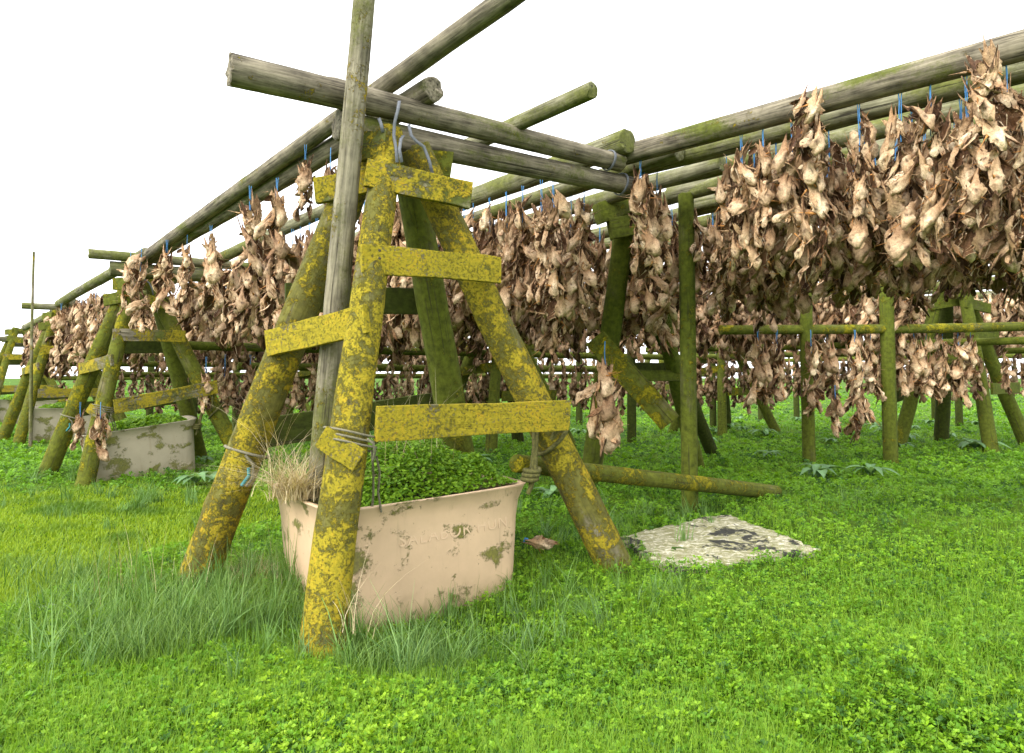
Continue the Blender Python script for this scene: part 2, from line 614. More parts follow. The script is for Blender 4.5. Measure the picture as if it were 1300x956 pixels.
def leaves(n, y0, y1, power=1.0, sprig=9):
    """sprigs of small oval leaves, each sprig a loose whorl"""
    sx, sy = scatter(n // sprig, y0, y1, px_power=power)
    m = len(sx)
    keep = rng.random(m) > lawn_mask(sx, sy) * 0.94
    sx, sy = sx[keep], sy[keep]
    m = len(sx)
    dep = rng.random(m) ** 1.5
    cv = cover(sx, sy)
    szs = np.maximum(0.0100, 0.0021 * sy) * rng.uniform(0.65, 1.35, m)
    sz_ = terr(sx, sy) + cv * (1.15 - 0.85 * dep) + rng.normal(0, 0.012, m)
    tilt = unit(np.stack([rng.normal(0, 0.35, m), rng.normal(-0.12, 0.35, m), np.ones(m)], -1))
    x = np.repeat(sx, sprig); y = np.repeat(sy, sprig); z = np.repeat(sz_, sprig); sz = np.repeat(szs, sprig); up = np.repeat(tilt, sprig, 0)
    n = len(x)
    kk = np.tile(np.arange(sprig), m)
    a = kk * 2.4 + np.repeat(rng.uniform(0, 6.28, m), sprig) + rng.normal(0, .25, n)
    e1 = unit(np.cross(up, np.array([0.3, 1.0, 0.1]))); e2 = np.cross(up, e1)
    out = e1 * np.cos(a)[:, None] + e2 * np.sin(a)[:, None]
    lev = kk / sprig
    rad = (0.35 + 1.9 * lev) * sz * rng.uniform(0.7, 1.3, n)
    c = np.stack([x, y, z], -1) + out * rad[:, None] - up * (lev ** 1.5 * sz * 2.2)[:, None]
    t = unit(out + up * (0.75 - 0.8 * lev + rng.normal(0, .25, n))[:, None])
    b = unit(np.cross(up + 0.3 * rng.normal(0, 1, (n, 3)), t)); nrm = np.cross(t, b)
    sz = sz * rng.uniform(0.75, 1.25, n)
    L = sz[:, None]; Wd = (sz * 0.60)[:, None]
    A = np.stack([c - t * L, c + b * Wd + nrm * 0.14 * L + t * 0.15 * L, c + t * L - nrm * 0.05 * L, c - b * Wd + nrm * 0.14 * L + t * 0.15 * L], 1)
    patch = np.clip(vnoise(x, y, 1.1, 21) * 1.7 - 0.4, 0, 1)[:, None]
    near = np.clip((7.0 - y) / 3.0, 0, 1)[:, None]
    kind = np.repeat(rng.random(m), sprig)[:, None]
    ca = np.array([0.085, 0.215, 0.013]); cb = np.array([0.165, 0.345, 0.016]); cc = np.array([0.29, 0.45, 0.02]); cd = np.array([0.045, 0.125, 0.014])
    col = ca + (cb - ca) * np.clip(0.2 + 0.5 * patch + 0.5 * kind - 0.1, 0, 1)
    w = np.clip((kind - 0.45) * 3, 0, 1) * (0.25 + 0.75 * near) * (0.3 + 0.7 * patch) * (1 - 0.6 * lev[:, None])
    col = col + (cc - col) * w
    col = col + (cd - col) * ((kind < 0.12) * 1.0)
    col *= rng.uniform(0.8, 1.2, (n, 1))
    return A, col


def blades(x, y, hgt, wid, lean, colA, colB, base_z=None, nseg=2, dirx=None):
    """curved grass blades, nseg quads each"""
    n = len(x)
    z = terr(x, y) if base_z is None else base_z
    ang = rng.uniform(0, 2 * np.pi, n) if dirx is None else dirx + rng.normal(0, 0.7, n)
    d = np.stack([np.cos(ang), np.sin(ang), np.zeros(n)], -1)
    s = np.stack([-np.sin(ang), np.cos(ang), np.zeros(n)], -1)
    fa = rng.uniform(0, 2 * np.pi, n)
    s = unit(s + 0.6 * np.stack([np.cos(fa), np.sin(fa), 0 * fa], -1))
    base = np.stack([x, y, z], -1)
    ts = np.linspace(0, 1, nseg + 1)
    pts, ws = [], []
    for t in ts:
        h = hgt * (t - 0.22 * lean * t * t)
        o = hgt * lean * t ** 1.9
        pts.append(base + d * o[:, None] + np.array([0, 0, 1.0]) * h[:, None])
        ws.append(wid * (1 - 0.92 * t))
    Q = []
    for i in range(nseg):
        w0 = ws[i][:, None] / 2; w1 = ws[i + 1][:, None] / 2
        Q.append(np.stack([pts[i] - s * w0, pts[i] + s * w0, pts[i + 1] + s * w1, pts[i + 1] - s * w1], 1))
    A = np.concatenate(Q)
    r = rng.random((n, 1)); col = colA + (colB - colA) * r
    return A, np.tile(col, (nseg, 1))


A1, C1 = leaves(560000, 492, 1010, power=0.85)
A2, C2 = leaves(130000, 484, 640, power=0.8)
tag(link('ground_cover', quads_to_mesh('ground_cover', np.concatenate([A1, A2]), np.concatenate([C1, C2]), M_LEAF)),
    'low bright green chickweed carpeting the ground under the racks', 'ground cover', kind='stuff')

# thin grass everywhere, short lawn at the left, long blue-green tufts by the trestle
parts = []
x, y = scatter(145000, 486, 1000, px_power=0.9)
lm = lawn_mask(x, y)
sel = lm < 0.5
xs, ys = x[sel], y[sel]
sc = np.maximum(1, ys / 5)
pt = vnoise(xs, ys, 1.2, 31)
kk = rng.random(len(xs)) < np.clip(pt * 1.6 - 0.35, 0.05, 1)
xs, ys, sc = xs[kk], ys[kk], sc[kk]
parts.append(blades(xs, ys, (cover(xs, ys) * 0.9 + 0.05) * rng.uniform(0.7, 1.5, len(xs)), 0.0045 * sc, rng.uniform(0.1, 0.7, len(xs)),
                    np.array([0.095, 0.22, 0.018]), np.array([0.24, 0.39, 0.024])))
# lawn
x, y = scatter(200000, 500, 960, -120, 430, 0.9)
lm = lawn_mask(x, y)
sel = rng.random(len(x)) < lm
xs, ys = x[sel], y[sel]
sc = np.maximum(1, ys / 4)
dk = np.clip(vnoise(xs, ys, 2.6, 41) * 1.8 - 0.75, 0, 1)[:, None] * 0.8
a, c = blades(xs, ys, 0.038 * rng.uniform(0.6, 1.5, len(xs)) * (1 + 0.6 * dk[:, 0]), 0.006 * sc, rng.uniform(0.2, 1.0, len(xs)),
              np.array([0.155, 0.275, 0.012]), np.array([0.31, 0.42, 0.018]))
dd = np.tile(dk, (2, 1))
c = c * (1 - dd) + np.array([0.06, 0.15, 0.016]) * dd
parts.append((a, c))
tag(link('grass', quads_to_mesh('grass', np.concatenate([p[0] for p in parts]), np.concatenate([p[1] for p in parts]), M_LEAF)),
    'short bright lawn grass and thin blades between the weeds', 'grass', kind='stuff')

# long blue-green grass tussocks (px, py of their middle, spread in m, blades, height)
parts = []
for (px, py, sp, nb, hh) in [(330, 800, 0.42, 2600, 0.34), (255, 790, 0.36, 1800, 0.30), (490, 815, 0.28, 1600, 0.26), (180, 815, 0.34, 1300, 0.24),
                             (610, 800, 0.26, 900, 0.20), (700, 765, 0.30, 1700, 0.24), (770, 770, 0.22, 900, 0.20), (845, 770, 0.16, 500, 0.2), (310, 745, 0.26, 1200, 0.36),
                             (720, 690, 0.3, 800, 0.24), (760, 655, 0.35, 900, 0.26), (860, 660, 0.28, 500, 0.22), (100, 835, 0.3, 700, 0.2), (40, 850, 0.3, 500, 0.18),
                             (60, 640, 0.6, 1000, 0.22), (150, 650, 0.6, 1000, 0.22), (240, 640, 0.5, 900, 0.24), (20, 615, 0.6, 800, 0.22), (1080, 640, 0.3, 300, 0.18), (560, 800, 0.2, 500, 0.2)]:
    p = PG(px, py)
    nt_ = max(8, int(nb / 100)); per = 22
    tx = p.x + rng.normal(0, sp * 1.15, nt_); ty = p.y + rng.normal(0, sp * 0.8, nt_)
    th_ = hh * rng.uniform(0.5, 1.25, nt_); dr = rng.uniform(0, 6.28)
    td = rng.uniform(0, 6.28, nt_); tl_ = rng.uniform(0.2, 0.9, nt_); tb = rng.random(nt_)
    xs = np.repeat(tx, per); ys = np.repeat(ty, per); n = len(xs)
    xs = xs + rng.normal(0, 0.028, n); ys = ys + rng.normal(0, 0.028, n)
    sc = max(1, p.y / 5)
    a_, c_ = blades(xs, ys, np.repeat(th_, per) * rng.uniform(0.5, 1.3, n), 0.0085 * sc * rng.uniform(0.6, 1.3, n), np.repeat(tl_, per) * rng.uniform(0.4, 1.5, n),
                    np.array([0.055, 0.135, 0.034]), np.array([0.22, 0.35, 0.12]), nseg=3, dirx=np.repeat(td, per) + rng.normal(0, 0.9, n))
    bl = np.tile(np.repeat(tb, per)[:, None], (3, 1))
    c_ = c_ * (1 - 0.5 * bl) + np.array([0.14, 0.28, 0.03]) * 0.5 * bl
    parts.append((a_, c_))
mxp = rng.normal(290, 150, 9000); myp = rng.uniform(715, 850, 9000)
mD = HC * FPX / (myp - HOR); mX = (mxp - CX) / FPX * mD
wq = vnoise(mX, mD, 1.6, 88) > 0.48
mX, mD = mX[wq], mD[wq]
parts.append(blades(mX, mD, rng.uniform(0.10, 0.26, len(mX)), 0.0085 * rng.uniform(0.5, 1.3, len(mX)), rng.uniform(0.1, 0.9, len(mX)), np.array([0.04, 0.11, 0.018]), np.array([0.23, 0.36, 0.085]), nseg=3))
tag(link('long_grass', quads_to_mesh('long_grass', np.concatenate([p[0] for p in parts]), np.concatenate([p[1] for p in parts]), M_LEAF)),
    'long blue green grass growing around the foot of the yellow trestle', 'long grass', kind='stuff')

# ------------------------------------------------------------------ main trestle
f1, f2, f3 = PG(411, 812), PG(247, 746), PG(784, 724)
f4 = f2 + f3 - f1
T1, T2, T3, T4 = P(494, 168, 4.66), P(466, 192, 4.98), P(527, 190, 4.86), P(515, 187, 5.15)
ctr = (f1 + f2 + f3 + f4) / 4
ctr.z = 0
GRP_T = 'timber trestles carrying the fish drying racks'
tr = empty('trestle', ctr, 'big yellow lichened timber trestle standing around the pink tub in front', 'trestle', GRP_T)
bpy.context.view_layer.update()


def ext(f, t, d):
    return f + (f - t).normalized() * d


LEG = {1: (ext(f1, T1, 0.28), T1), 2: (ext(f2, T2, 0.28), T2), 3: (ext(f3, T3, 0.28), T3), 4: (ext(f4, T4, 0.28), T4)}
add_log('leg', LEG[1][0], LEG[1][1], 0.125, 0.098, M_LEG_Y, tr, 22)
add_log('leg', LEG[2][0], LEG[2][1], 0.135, 0.115, M_LEG, tr, 22)
add_log('leg', LEG[3][0], LEG[3][1], 0.132, 0.112, M_LEG, tr, 22)
add_log('leg', LEG[4][0], LEG[4][1], 0.14, 0.12, M_MOSS, tr, 22)


def leg_at(i, py):
    a, b = LEG[i]
    lo, hi = 0.0, 1.0
    for _ in range(40):
        m = (lo + hi) / 2
        if proj(a.lerp(b, m))[1] > py: lo = m
        else: hi = m
    return a.lerp(b, lo)


def legD(i, py): return leg_at(i, py).y


def board_px(l, r, wpx, Dl, Dr, mat, parent, name='cross_board', th=0.045):
    a, b = P(l[0], l[1], Dl), P(r[0], r[1], Dr)
    w = wpx * (Dl + Dr) / 2 / FPX
    return add_board(name, a, b, w, th, mat, parent)


board_px((464, 219), (598, 249), 36, legD(1, 219) - 0.14, legD(3, 249) - 0.20, M_BOARD_B, tr)
board_px((458, 328), (635, 343), 35, legD(1, 328) - 0.15, legD(3, 343) - 0.18, M_BOARD, tr)
LOWB = board_px((478, 538), (721, 527), 40, legD(1, 538) - 0.08, legD(3, 527) - 0.17, M_BOARD, tr)
board_px((340, 436), (467, 405), 36, legD(2, 436) - 0.16, legD(1, 405) - 0.14, M_BOARD, tr)
board_px((400, 243), (497, 222), 34, legD(2, 243) - 0.12, legD(1, 222) + 0.16, M_BOARD_B, tr)
board_px((440, 190), (492, 183), 36, 4.62, 4.52, M_BOARD_B, tr, 'top_block', 0.07)
board_px((480, 203), (574, 209), 32, 5.02, 5.10, M_MOSS_Y, tr, 'top_block', 0.05)
board_px((362, 378), (560, 384), 34, legD(2, 378) + 0.18, legD(4, 384) + 0.16, M_MOSS_D, tr)
board_px((296, 556), (575, 512), 36, legD(2, 556) + 0.19, legD(4, 512) + 0.17, M_MOSS_D, tr)
board_px((512, 505), (640, 493), 26, legD(4, 505) - 0.3, legD(4, 505) - 0.3, M_MOSS_D, tr) if False else None
# broken stub of the left lower board, lashed to the front leg
a = leg_at(1, 560)
add_board('broken_board_stub', a + Vector((-0.125, -0.165, 0.045)), a + Vector((0.095, -0.145, -0.10)), 0.135, 0.05, M_BOARD, tr)

VIEW = Vector((0, -1, 0))
RIGHT = Vector((1, 0, 0))
# perforated metal straps from the twin crossbeams down onto the legs
for pts in ([(507, 128, 4.55), (505, 140, 4.5), (501, 155, 4.53), (500, 172, 4.52), (503, 190, 4.53), (504, 206, 4.5)],
            [(519, 158, 4.66), (522, 172, 4.62), (528, 179, 4.62), (538, 186, 4.64), (545, 204, 4.66), (549, 221, 4.66)],
            [(481, 150, 4.5), (484, 158, 4.48), (486, 168, 4.49)],
            [(510, 206, 4.51), (507, 190, 4.52), (509, 176, 4.54), (512, 172, 4.6)]):
    add_ribbon('metal_strap', [P(*q) for q in pts], 0.022, 0.003, M_STRAP, tr, RIGHT)


def loops(center, axis, r, n, pitch, wob, seed):
    g = np.random.default_rng(seed)
    axis = axis.normalized()
    x = axis.orthogonal().normalized(); y = axis.cross(x)
    pts = []
    ph = g.uniform(0, 6.28, 3)
    for i in range(n * 22 + 1):
        a = i / 22 * 2 * math.pi
        rr = r * (1 + 0.05 * math.sin(3 * a + ph[0])) + 0.004
        pts.append(center + axis * (pitch * (i / 22 - n / 2) + wob * math.sin(a + ph[1])) + x * (rr * math.cos(a)) + y * (rr * math.sin(a)))
    return pts


ax1 = (LEG[1][1] - LEG[1][0])
add_tubes('lashing_rope', [loops(leg_at(1, 556) + Vector((0, -0.02, 0)), ax1, 0.155, 3, 0.03, 0.03, 1),
                           [P(478, 580, 3.95), P(482, 600, 4.1), P(480, 625, 4.2), P(484, 650, 4.25)],
                           [P(472, 572, 3.9), P(474, 600, 4.1), P(474, 628, 4.2), P(472, 652, 4.25)],
                           [P(466, 557, 3.76), P(474, 563, 3.76), P(476, 574, 3.8), P(474, 584, 3.85)]], 0.007, M_ROPE, tr)
ax3 = (LEG[3][1] - LEG[3][0])
lk = P(674, 603, 4.78)
add_tubes('mossy_knot_rope', [loops(leg_at(3, 556), ax3, 0.15, 1, 0.06, 0.05, 2),
                              [P(708, 510, legD(3, 527) - 0.21), P(709, 530, legD(3, 527) - 0.21), P(707, 545, legD(3, 545) - 0.19), P(700, 558, legD(3, 545) - 0.17)],
                              [P(678, 545, 4.95), P(678, 570, 4.85), lk, lk + Vector((0, 0.02, -0.10))],
                              [P(682, 547, 4.95), P(680, 572, 4.85), lk + Vector((.03, 0, 0)), lk + Vector((-.02, 0.0, -0.13))],
                              loops(lk, Vector((0.3, 0.1, 1)), 0.045, 3, 0.03, 0.012, 3)], 0.016, M_ROPE_M, tr)
ax2 = (LEG[2][1] - LEG[2][0])
add_tubes('lashing_rope', [loops(leg_at(2, 574), ax2, 0.148, 1, 0.02, 0.012, 4),
                           [leg_at(2, 580) + Vector((0.05, -0.15, 0.03)), leg_at(2, 590) + Vector((0.12, -0.13, 0.02)), leg_at(2, 604) + Vector((0.14, -0.11, 0)), leg_at(2, 614) + Vector((0.12, -0.12, 0))]],
          0.010, M_ROPE, tr)
add_tubes('teal_twine', [[leg_at(2, 590) + Vector((0.10, -0.16, 0.0)), leg_at(2, 600) + Vector((0.12, -0.15, 0)), leg_at(2, 612) + Vector((0.10, -0.16, 0))]], 0.012, M_TEAL, tr)
# nail heads are pattern-sized, one small part per visible board
for px, py, leg, off in [(482, 318, 1, .18), (482, 328, 1, .18), (609, 334, 3, .21), (611, 342, 3, .21)]:
    p = P(px, py, legD(leg, py) - off)
    bmn = bmesh.new(); bmesh.ops.create_cone(bmn, cap_ends=True, segments=8, radius1=0.009, radius2=0.009, depth=0.012)
    mm = bpy.data.meshes.new('bolt'); bmn.to_mesh(mm); bmn.free(); mm.materials.append(M_SOIL)
    link('bolt', mm, tr, Matrix.Translation(p) @ Matrix.Rotation(math.pi / 2, 4, 'X'))

# ------------------------------------------------------------------ further trestles
dV = Vector((-4.75, 5.35, 0))         # row spacing (back-left)
d1 = Vector((-0.667, 0.745, 0)); d2 = Vector((0.826, 0.563, 0)).normalized()
bpy.context.view_layer.update()


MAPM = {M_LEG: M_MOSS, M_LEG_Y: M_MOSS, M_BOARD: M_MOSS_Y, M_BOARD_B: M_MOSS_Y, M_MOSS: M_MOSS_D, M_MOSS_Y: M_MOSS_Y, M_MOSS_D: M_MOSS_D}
SKIP = ('bolt', 'teal_twine', 'mossy_knot_rope', 'lashing_rope', 'metal_strap', 'broken_board_stub')
MESHCACHE = {}


def recolor(ob, mp):
    key = (ob.data.name, id(mp))
    if key not in MESHCACHE:
        me = ob.data.copy()
        for i, mt in enumerate(me.materials):
            if mt in mp: me.materials[i] = mp[mt]
        MESHCACHE[key] = me
    ob.data = MESHCACHE[key]


def trestle_at(pos, rz, sc, label, mp=None, full=False):
    c = tr.copy(); COL.objects.link(c)
    for ch in list(tr.children):
        if not full and ch.name.split('.')[0] in SKIP: continue
        q = ch.copy(); COL.objects.link(q); q.parent = c
        if mp: recolor(q, mp)
        if full and ch is LOWB: q.matrix_local = q.matrix_local @ Matrix.Rotation(math.radians(11), 4, 'Y') @ Matrix.Translation((-0.06, 0, 0))
    c.location = pos; c.rotation_euler = (0, 0, rz); c.scale = (sc, sc, sc)
    c['label'] = label
    return c


MAPL = {M_LEG_Y: M_MOSS_Y, M_LEG: M_MOSS_Y, M_BOARD: M_BOARD_B, M_BOARD_B: M_MOSS_Y}
L1c = ctr + Vector((-4.72, 5.30, 0)); L2c = ctr + Vector((-9.45, 10.7, 0)); L3c = ctr + Vector((-14.3, 16.1, 0)); L4c = ctr + Vector((-19.1, 21.4, 0))
trestle_at(L1c, 0.03, 0.93, 'yellow green trestle with hanging fish heads on its leg, next behind the big one', MAPL, True)
trestle_at(L2c, -0.04, 0.93, 'mossy trestle behind the thin upright stick at the left', MAPL)
trestle_at(L3c, 0.02, 0.93, 'far mossy trestle at the left end of the row', MAPL)
for i, (pos, rz, sc) in enumerate([(L1c + d2 * 6.4, 0.05, 0.92), (L1c + d2 * 13.2, -0.06, 0.92), (L2c + d2 * 6.2, 0.02, 0.9), (L2c + d2 * 12.6, 0.1, 0.9),
                                   (L2c + d2 * 19.4, 0.0, 0.9), (L3c + d2 * 7.5, 0.03, 0.9), (L3c + d2 * 16, 0.2, 0.9)]):
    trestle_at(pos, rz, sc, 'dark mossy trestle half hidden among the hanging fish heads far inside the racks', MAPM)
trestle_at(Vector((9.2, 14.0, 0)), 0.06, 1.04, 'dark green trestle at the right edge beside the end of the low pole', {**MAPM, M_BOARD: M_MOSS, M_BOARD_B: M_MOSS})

# second trestle: mossy legs, a plank broken loose
c2 = PG(800, 615); c2.z = 0
t2 = empty('trestle', c2, 'mossy trestle with a broken plank dangling from its leg', 'trestle', GRP_T)
bpy.context.view_layer.update()
add_log('leg', ext(PG(747, 618), P(795, 268, 7.75), 0.25), P(795, 268, 7.75), 0.14, 0.11, M_MOSS, t2)
add_log('leg', ext(PG(886, 596), P(812, 272, 7.95), 0.25), P(812, 272, 7.95), 0.115, 0.10, M_MOSS, t2)
add_log('leg', ext(PG(905, 578), P(796, 330, 8.6), 0.25), P(796, 330, 8.6), 0.12, 0.10, M_MOSS_D, t2)
add_log('leg', ext(PG(755, 575), P(785, 300, 8.8), 0.25), P(785, 300, 8.8), 0.12, 0.10, M_MOSS_D, t2)
board_px((758, 272), (818, 250), 26, 7.55, 7.75, M_MOSS, t2, 'top_block', 0.16)
board_px((774, 291), (830, 280), 26, 7.55, 7.75, M_MOSS, t2, 'top_block', 0.10)
db = board_px((755, 429), (851, 537), 29, 7.9, 7.7, M_MOSS_Y, t2, 'broken_board', 0.06)
board_px((800, 468), (870, 468), 15, 9.5, 9.7, M_MOSS_D, t2)
board_px((800, 477), (868, 477), 14, 9.2, 9.4, M_MOSS, t2)

# ------------------------------------------------------------------ posts
GRP_P = 'upright timber posts holding up the rack logs'


def post(px, ytop, ybot, r, label, mat=M_MOSS, D=None, rt=None):
    b = PG(px, ybot) if D is None else Vector(((px - CX) / FPX * D, D, 0))
    t = P(px, ytop, b.y); t.x = b.x
    o = add_log('post', b + Vector((0, 0, -0.3)), t, r, rt or r * 0.9, mat, None, 16, 0.006)
    return tag(o, label, 'post', GRP_P)


post(876, 247, 650, 0.092, 'green mossy upright post behind the lying log and white slab', M_MOSS)
post(1028, 330, 592, 0.105, 'mossy post crossed by the left half of the low pole', M_MOSS)
post(1131, 320, 588, 0.118, 'mossy post crossed by the middle of the low pole, fish tied round it', M_MOSS)
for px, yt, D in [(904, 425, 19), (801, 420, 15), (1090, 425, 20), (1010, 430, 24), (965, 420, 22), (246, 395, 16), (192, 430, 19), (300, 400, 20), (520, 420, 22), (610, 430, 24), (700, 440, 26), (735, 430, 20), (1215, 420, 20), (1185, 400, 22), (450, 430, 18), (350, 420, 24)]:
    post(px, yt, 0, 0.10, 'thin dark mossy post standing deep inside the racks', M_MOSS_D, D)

# tall leaning pole through the trestle
pole = add_log('pole', P(404, 640, 4.66), P(466, -40, 4.36), 0.085, 0.068, M_POLE, None, 20, 0.004, ring=0.12)
tag(pole, 'tall grey leaning pole rising out of the tub past the crossbeams', 'pole')
pb = Vector(((43 - CX) / FPX * 13.4, 13.4, -0.1)); pt_ = P(43, 320, 13.4)
tag(add_log('stick', pb, pt_, 0.034, 0.022, M_POLE, None, 10, 0.004, ring=0.4), 'thin upright grey stick against the sky at the left', 'stick')

# ------------------------------------------------------------------ crossbeams and long logs
GRP_X = 'crossbeams lying over the trestles'
GRP_L = 'long log beams of the fish racks'
xb_up0, xb_up1 = on_plane(292, 88, ctr + Vector((0, 0, 3)), d2), on_plane(788, 207, ctr + Vector((0, 0, 3)), d2)
XB = []
XB.append(tag(add_log('crossbeam', xb_up0, xb_up1, 0.106, 0.080, M_BEAM, None, 24, 0.004, 0.006, 0.06), 'thick upper crossbeam with pale cut end jutting left over the big trestle', 'crossbeam', GRP_X))
xl0, xl1 = on_plane(428, 159, ctr + Vector((0, 0.10, 3)), d2), on_plane(800, 236, ctr + Vector((0, 0.10, 3)), d2)
XB.append(tag(add_log('crossbeam', xl0, xl1, 0.105, 0.088, M_BEAM, None, 24, 0.004, 0.006, 0.06), 'lower crossbeam resting on the big trestle beneath its twin', 'crossbeam', GRP_X))
for px, py, D in ((781, 201, 6.2), (776, 229, 6.2)):
    c = P(px, py, D)
ZL = 3.50
for (cc, pxu, pyu, pxl, pyl, nm) in ((L1c, 113, 322, 140, 341, 'first trestle behind the big one'), (L2c, 28, 388, 64, 396, 'trestle beside the thin stick'), (L3c, -6, 430, 12, 436, 'far left trestle')):
    for (px, py, r, w, up) in ((pxu, pyu, 0.075, 'slim upper', 0), (pxl, pyl, 0.115, 'thick lower', .08)):
        a = on_plane(px, py, cc + Vector((0, up, 3)), d2)
        b = a + d2 * 5.2; b.z = a.z
        tag(add_log('crossbeam', a, b, r, r * 0.85, M_BEAM_G, None, 16, 0.003, 0.005, 0.2), f'{w} crossbeam over the {nm}', 'crossbeam', GRP_X)

O = ctr + Vector((0, 0, 0))
LINES_L = [(-0.21, 'A'), (0.86, 'D'), (1.84, 'C')]


def linept(s, t, z=ZL): return Vector((ctr.x, ctr.y, 0)) + d2 * s + d1 * t + Vector((0, 0, z))


def sag(t):  # the rows fall slightly towards the back-left
    return ZL - 0.030 * max(t, 0)


def long_log(p0, p1, r0, r1, mat, label, seg=16):
    return tag(add_log('log_beam', p0, p1, r0, r1, mat, None, seg, 0.0035, 0.008, 0.14), label, 'log beam', GRP_L)


# left row, seen against the sky
pA0 = on_plane(640, 0, linept(-0.16, 0), d1)
pA1 = linept(-0.15, 7.3, 3.20)
long_log(pA0 + (pA0 - pA1).normalized() * 0.7, pA1, 0.066, 0.085, M_BEAM, 'overhead log slanting up to the top edge beside the tall pole')
long_log(linept(0.02, -0.15, 3.55), linept(-0.05, 7.6, 3.23), 0.095, 0.10, M_BEAM, 'log with a round cut end just above the big trestle, running off behind it')
long_log(linept(-0.2, 6.7, 3.24), linept(-0.25, 13.6, 3.05), 0.085, 0.09, M_BEAM_G, 'log of the left row between the first and second trestles behind')
long_log(linept(-0.05, 13.2, 3.06), linept(-0.1, 20.5, 2.9), 0.085, 0.09, M_BEAM_G, 'log of the left row at the far trestles')
d_end = on_plane(752, 98, linept(0.86, 0), d1)
d_end.z = 3.52
long_log(d_end, linept(0.9, 7.2, 3.3), 0.062, 0.085, M_BEAM_G, 'overhead log ending in a cut tip against the sky right of the big trestle')
long_log(linept(0.85, 6.8, 3.3), linept(0.85, 14, 3.1), 0.08, 0.09, M_BEAM_G, 'second log in of the left row, beyond the first trestle behind')
c_end = P(797, 179, 6.02)
long_log(c_end, linept(1.95, 7.0, 3.3), 0.115, 0.10, M_BEAM_G, 'thick log with a broken round end resting on the right tips of the crossbeams')
LEFT_S = [2.45, 3.05, 3.65, 4.3, 5.0, 5.7, 6.5, 7.3, 8.2, 9.2]
for i, s in enumerate(LEFT_S):
    for t0_, t1_ in ((-0.3, 7.2), (6.8, 14.2)):
        if t0_ < 0 and s > 6: continue
        long_log(linept(s, t0_, sag(t0_)), linept(s, t1_, sag(t1_)), 0.085, 0.085, M_BEAM_G, 'grey green log high in the racks behind the big trestle', 12)
# right rack: logs passing overhead to the right
RISE = 0.028
dR = Vector((0.767, -0.642, 0)); nR = Vector((0.642, 0.767, 0))
R1a = P(792, 193, 6.25)
RLINES = []
names = ['front log of the right rack, bare grey wood', 'second log of the right rack, green with algae', 'third log of the right rack, behind the gap of sky',
         'fourth log of the right rack', 'fifth log of the right rack', 'sixth log of the right rack']
for i, (off, z, r, mat) in enumerate([(0, 3.50, 0.098, M_BEAM), (0.40, 3.50, 0.092, M_BEAM_G), (1.02, 3.52, 0.085, M_BEAM_G), (1.50, 3.50, 0.09, M_BEAM_G), (2.1, 3.5, 0.09, M_BEAM_G),
                                      (2.7, 3.5, 0.09, M_BEAM_G), (7.6, 3.5, 0.09, M_BEAM_G), (8.4, 3.45, 0.09, M_BEAM_G), (9.4, 3.45, 0.09, M_BEAM_G), (10.4, 3.4, 0.09, M_BEAM_G),
                                      (11.8, 3.4, 0.09, M_BEAM_G), (13.0, 3.4, 0.09, M_BEAM_G), (14.6, 3.4, 0.09, M_BEAM_G), (16.5, 3.4, 0.09, M_BEAM_G)]):
    o0 = Vector((R1a.x, R1a.y, 0)) + nR * off + dR * (0.0 if i == 0 else -0.2)
    RLINES.append((o0, z, off))
    lab = names[i] if i < 6 else 'log high at the back of the right rack behind the curtain of fish heads'
    long_log(o0 - dR * (0.1 if off < 4 else 3.2) + Vector((0, 0, z)), o0 + dR * (7.5 + 0.5 * off) + Vector((0, 0, z + RISE * 7.5)), r, r * 1.06, mat, lab, 18 if i < 4 else 12)
# tie wires near the right tips of the crossbeams
# lower poles
GRP_LP = 'low horizontal poles under the racks'
la, lb_ = P(915, 419, 10.8), P(1310, 414, 12.25)
lowpole = tag(add_log('low_pole', la, lb_, 0.075, 0.085, M_MOSS_Y, None, 14, 0.004), 'low mossy pole hung with fish heads before the two right posts', 'low pole', GRP_LP)
LOWROWS = []
for off_, h in ((9.5, 2.1), (12.5, 2.0), (15.5, 2.15), (18.5, 2.0), (22, 2.2)):
    a = Vector((R1a.x, R1a.y, h)) + nR * off_ - dR * 5; b = a + dR * (13 + off_ * 0.6)
    LOWROWS.append((a, b))
    tag(add_log('low_pole', a, b, 0.068, 0.068, M_MOSS, None, 12, 0.002, 0.004, 0.3), 'mossy horizontal pole deep in the right rack', 'low pole', GRP_LP)
for (base, h, L0, L1_, lab) in [(L1c, 1.93, 0.3, 15, 'long low mossy pole at eye level behind the big trestle'), (L1c + Vector((.4, .9, 0)), 1.62, 0.5, 16, 'long mossy pole just below the eye level one'),
                                (L2c, 1.75, 0, 22, None), (L2c + Vector((.5, 1, 0)), 1.5, 0, 22, None), (L3c, 1.9, 0, 24, None), (L3c, 1.4, 0, 24, None), (L3c + Vector((0, 0, 0)), 2.5, 0, 24, None), (L2c, 2.6, 0, 16, None)]:
    a = Vector((base.x, base.y, h)) + d2 * L0; b = Vector((base.x, base.y, h)) + d2 * L1_
    LOWROWS.append((a, b))
    tag(add_log('low_pole', a, b, 0.068, 0.068, M_MOSS if h < 2 else M_MOSS_D, None, 12, 0.002, 0.004, 0.3), lab or 'mossy horizontal pole deep in the racks', 'low pole', GRP_LP)
# lying log
tag(add_log('fallen_log', P(655, 588, 5.15), PG(985, 625, 0.06), 0.068, 0.082, M_MOSS_Y, None, 18, 0.003, 0.006), 'mossy log tied up at the big trestle with its other end on the grass', 'log')
tag(add_log('prop', PG(995, 508), P(1030, 470, 20), 0.07, 0.06, M_MOSS_Y, None, 10), 'short slanting yellow green prop between the fish at the right', 'prop')

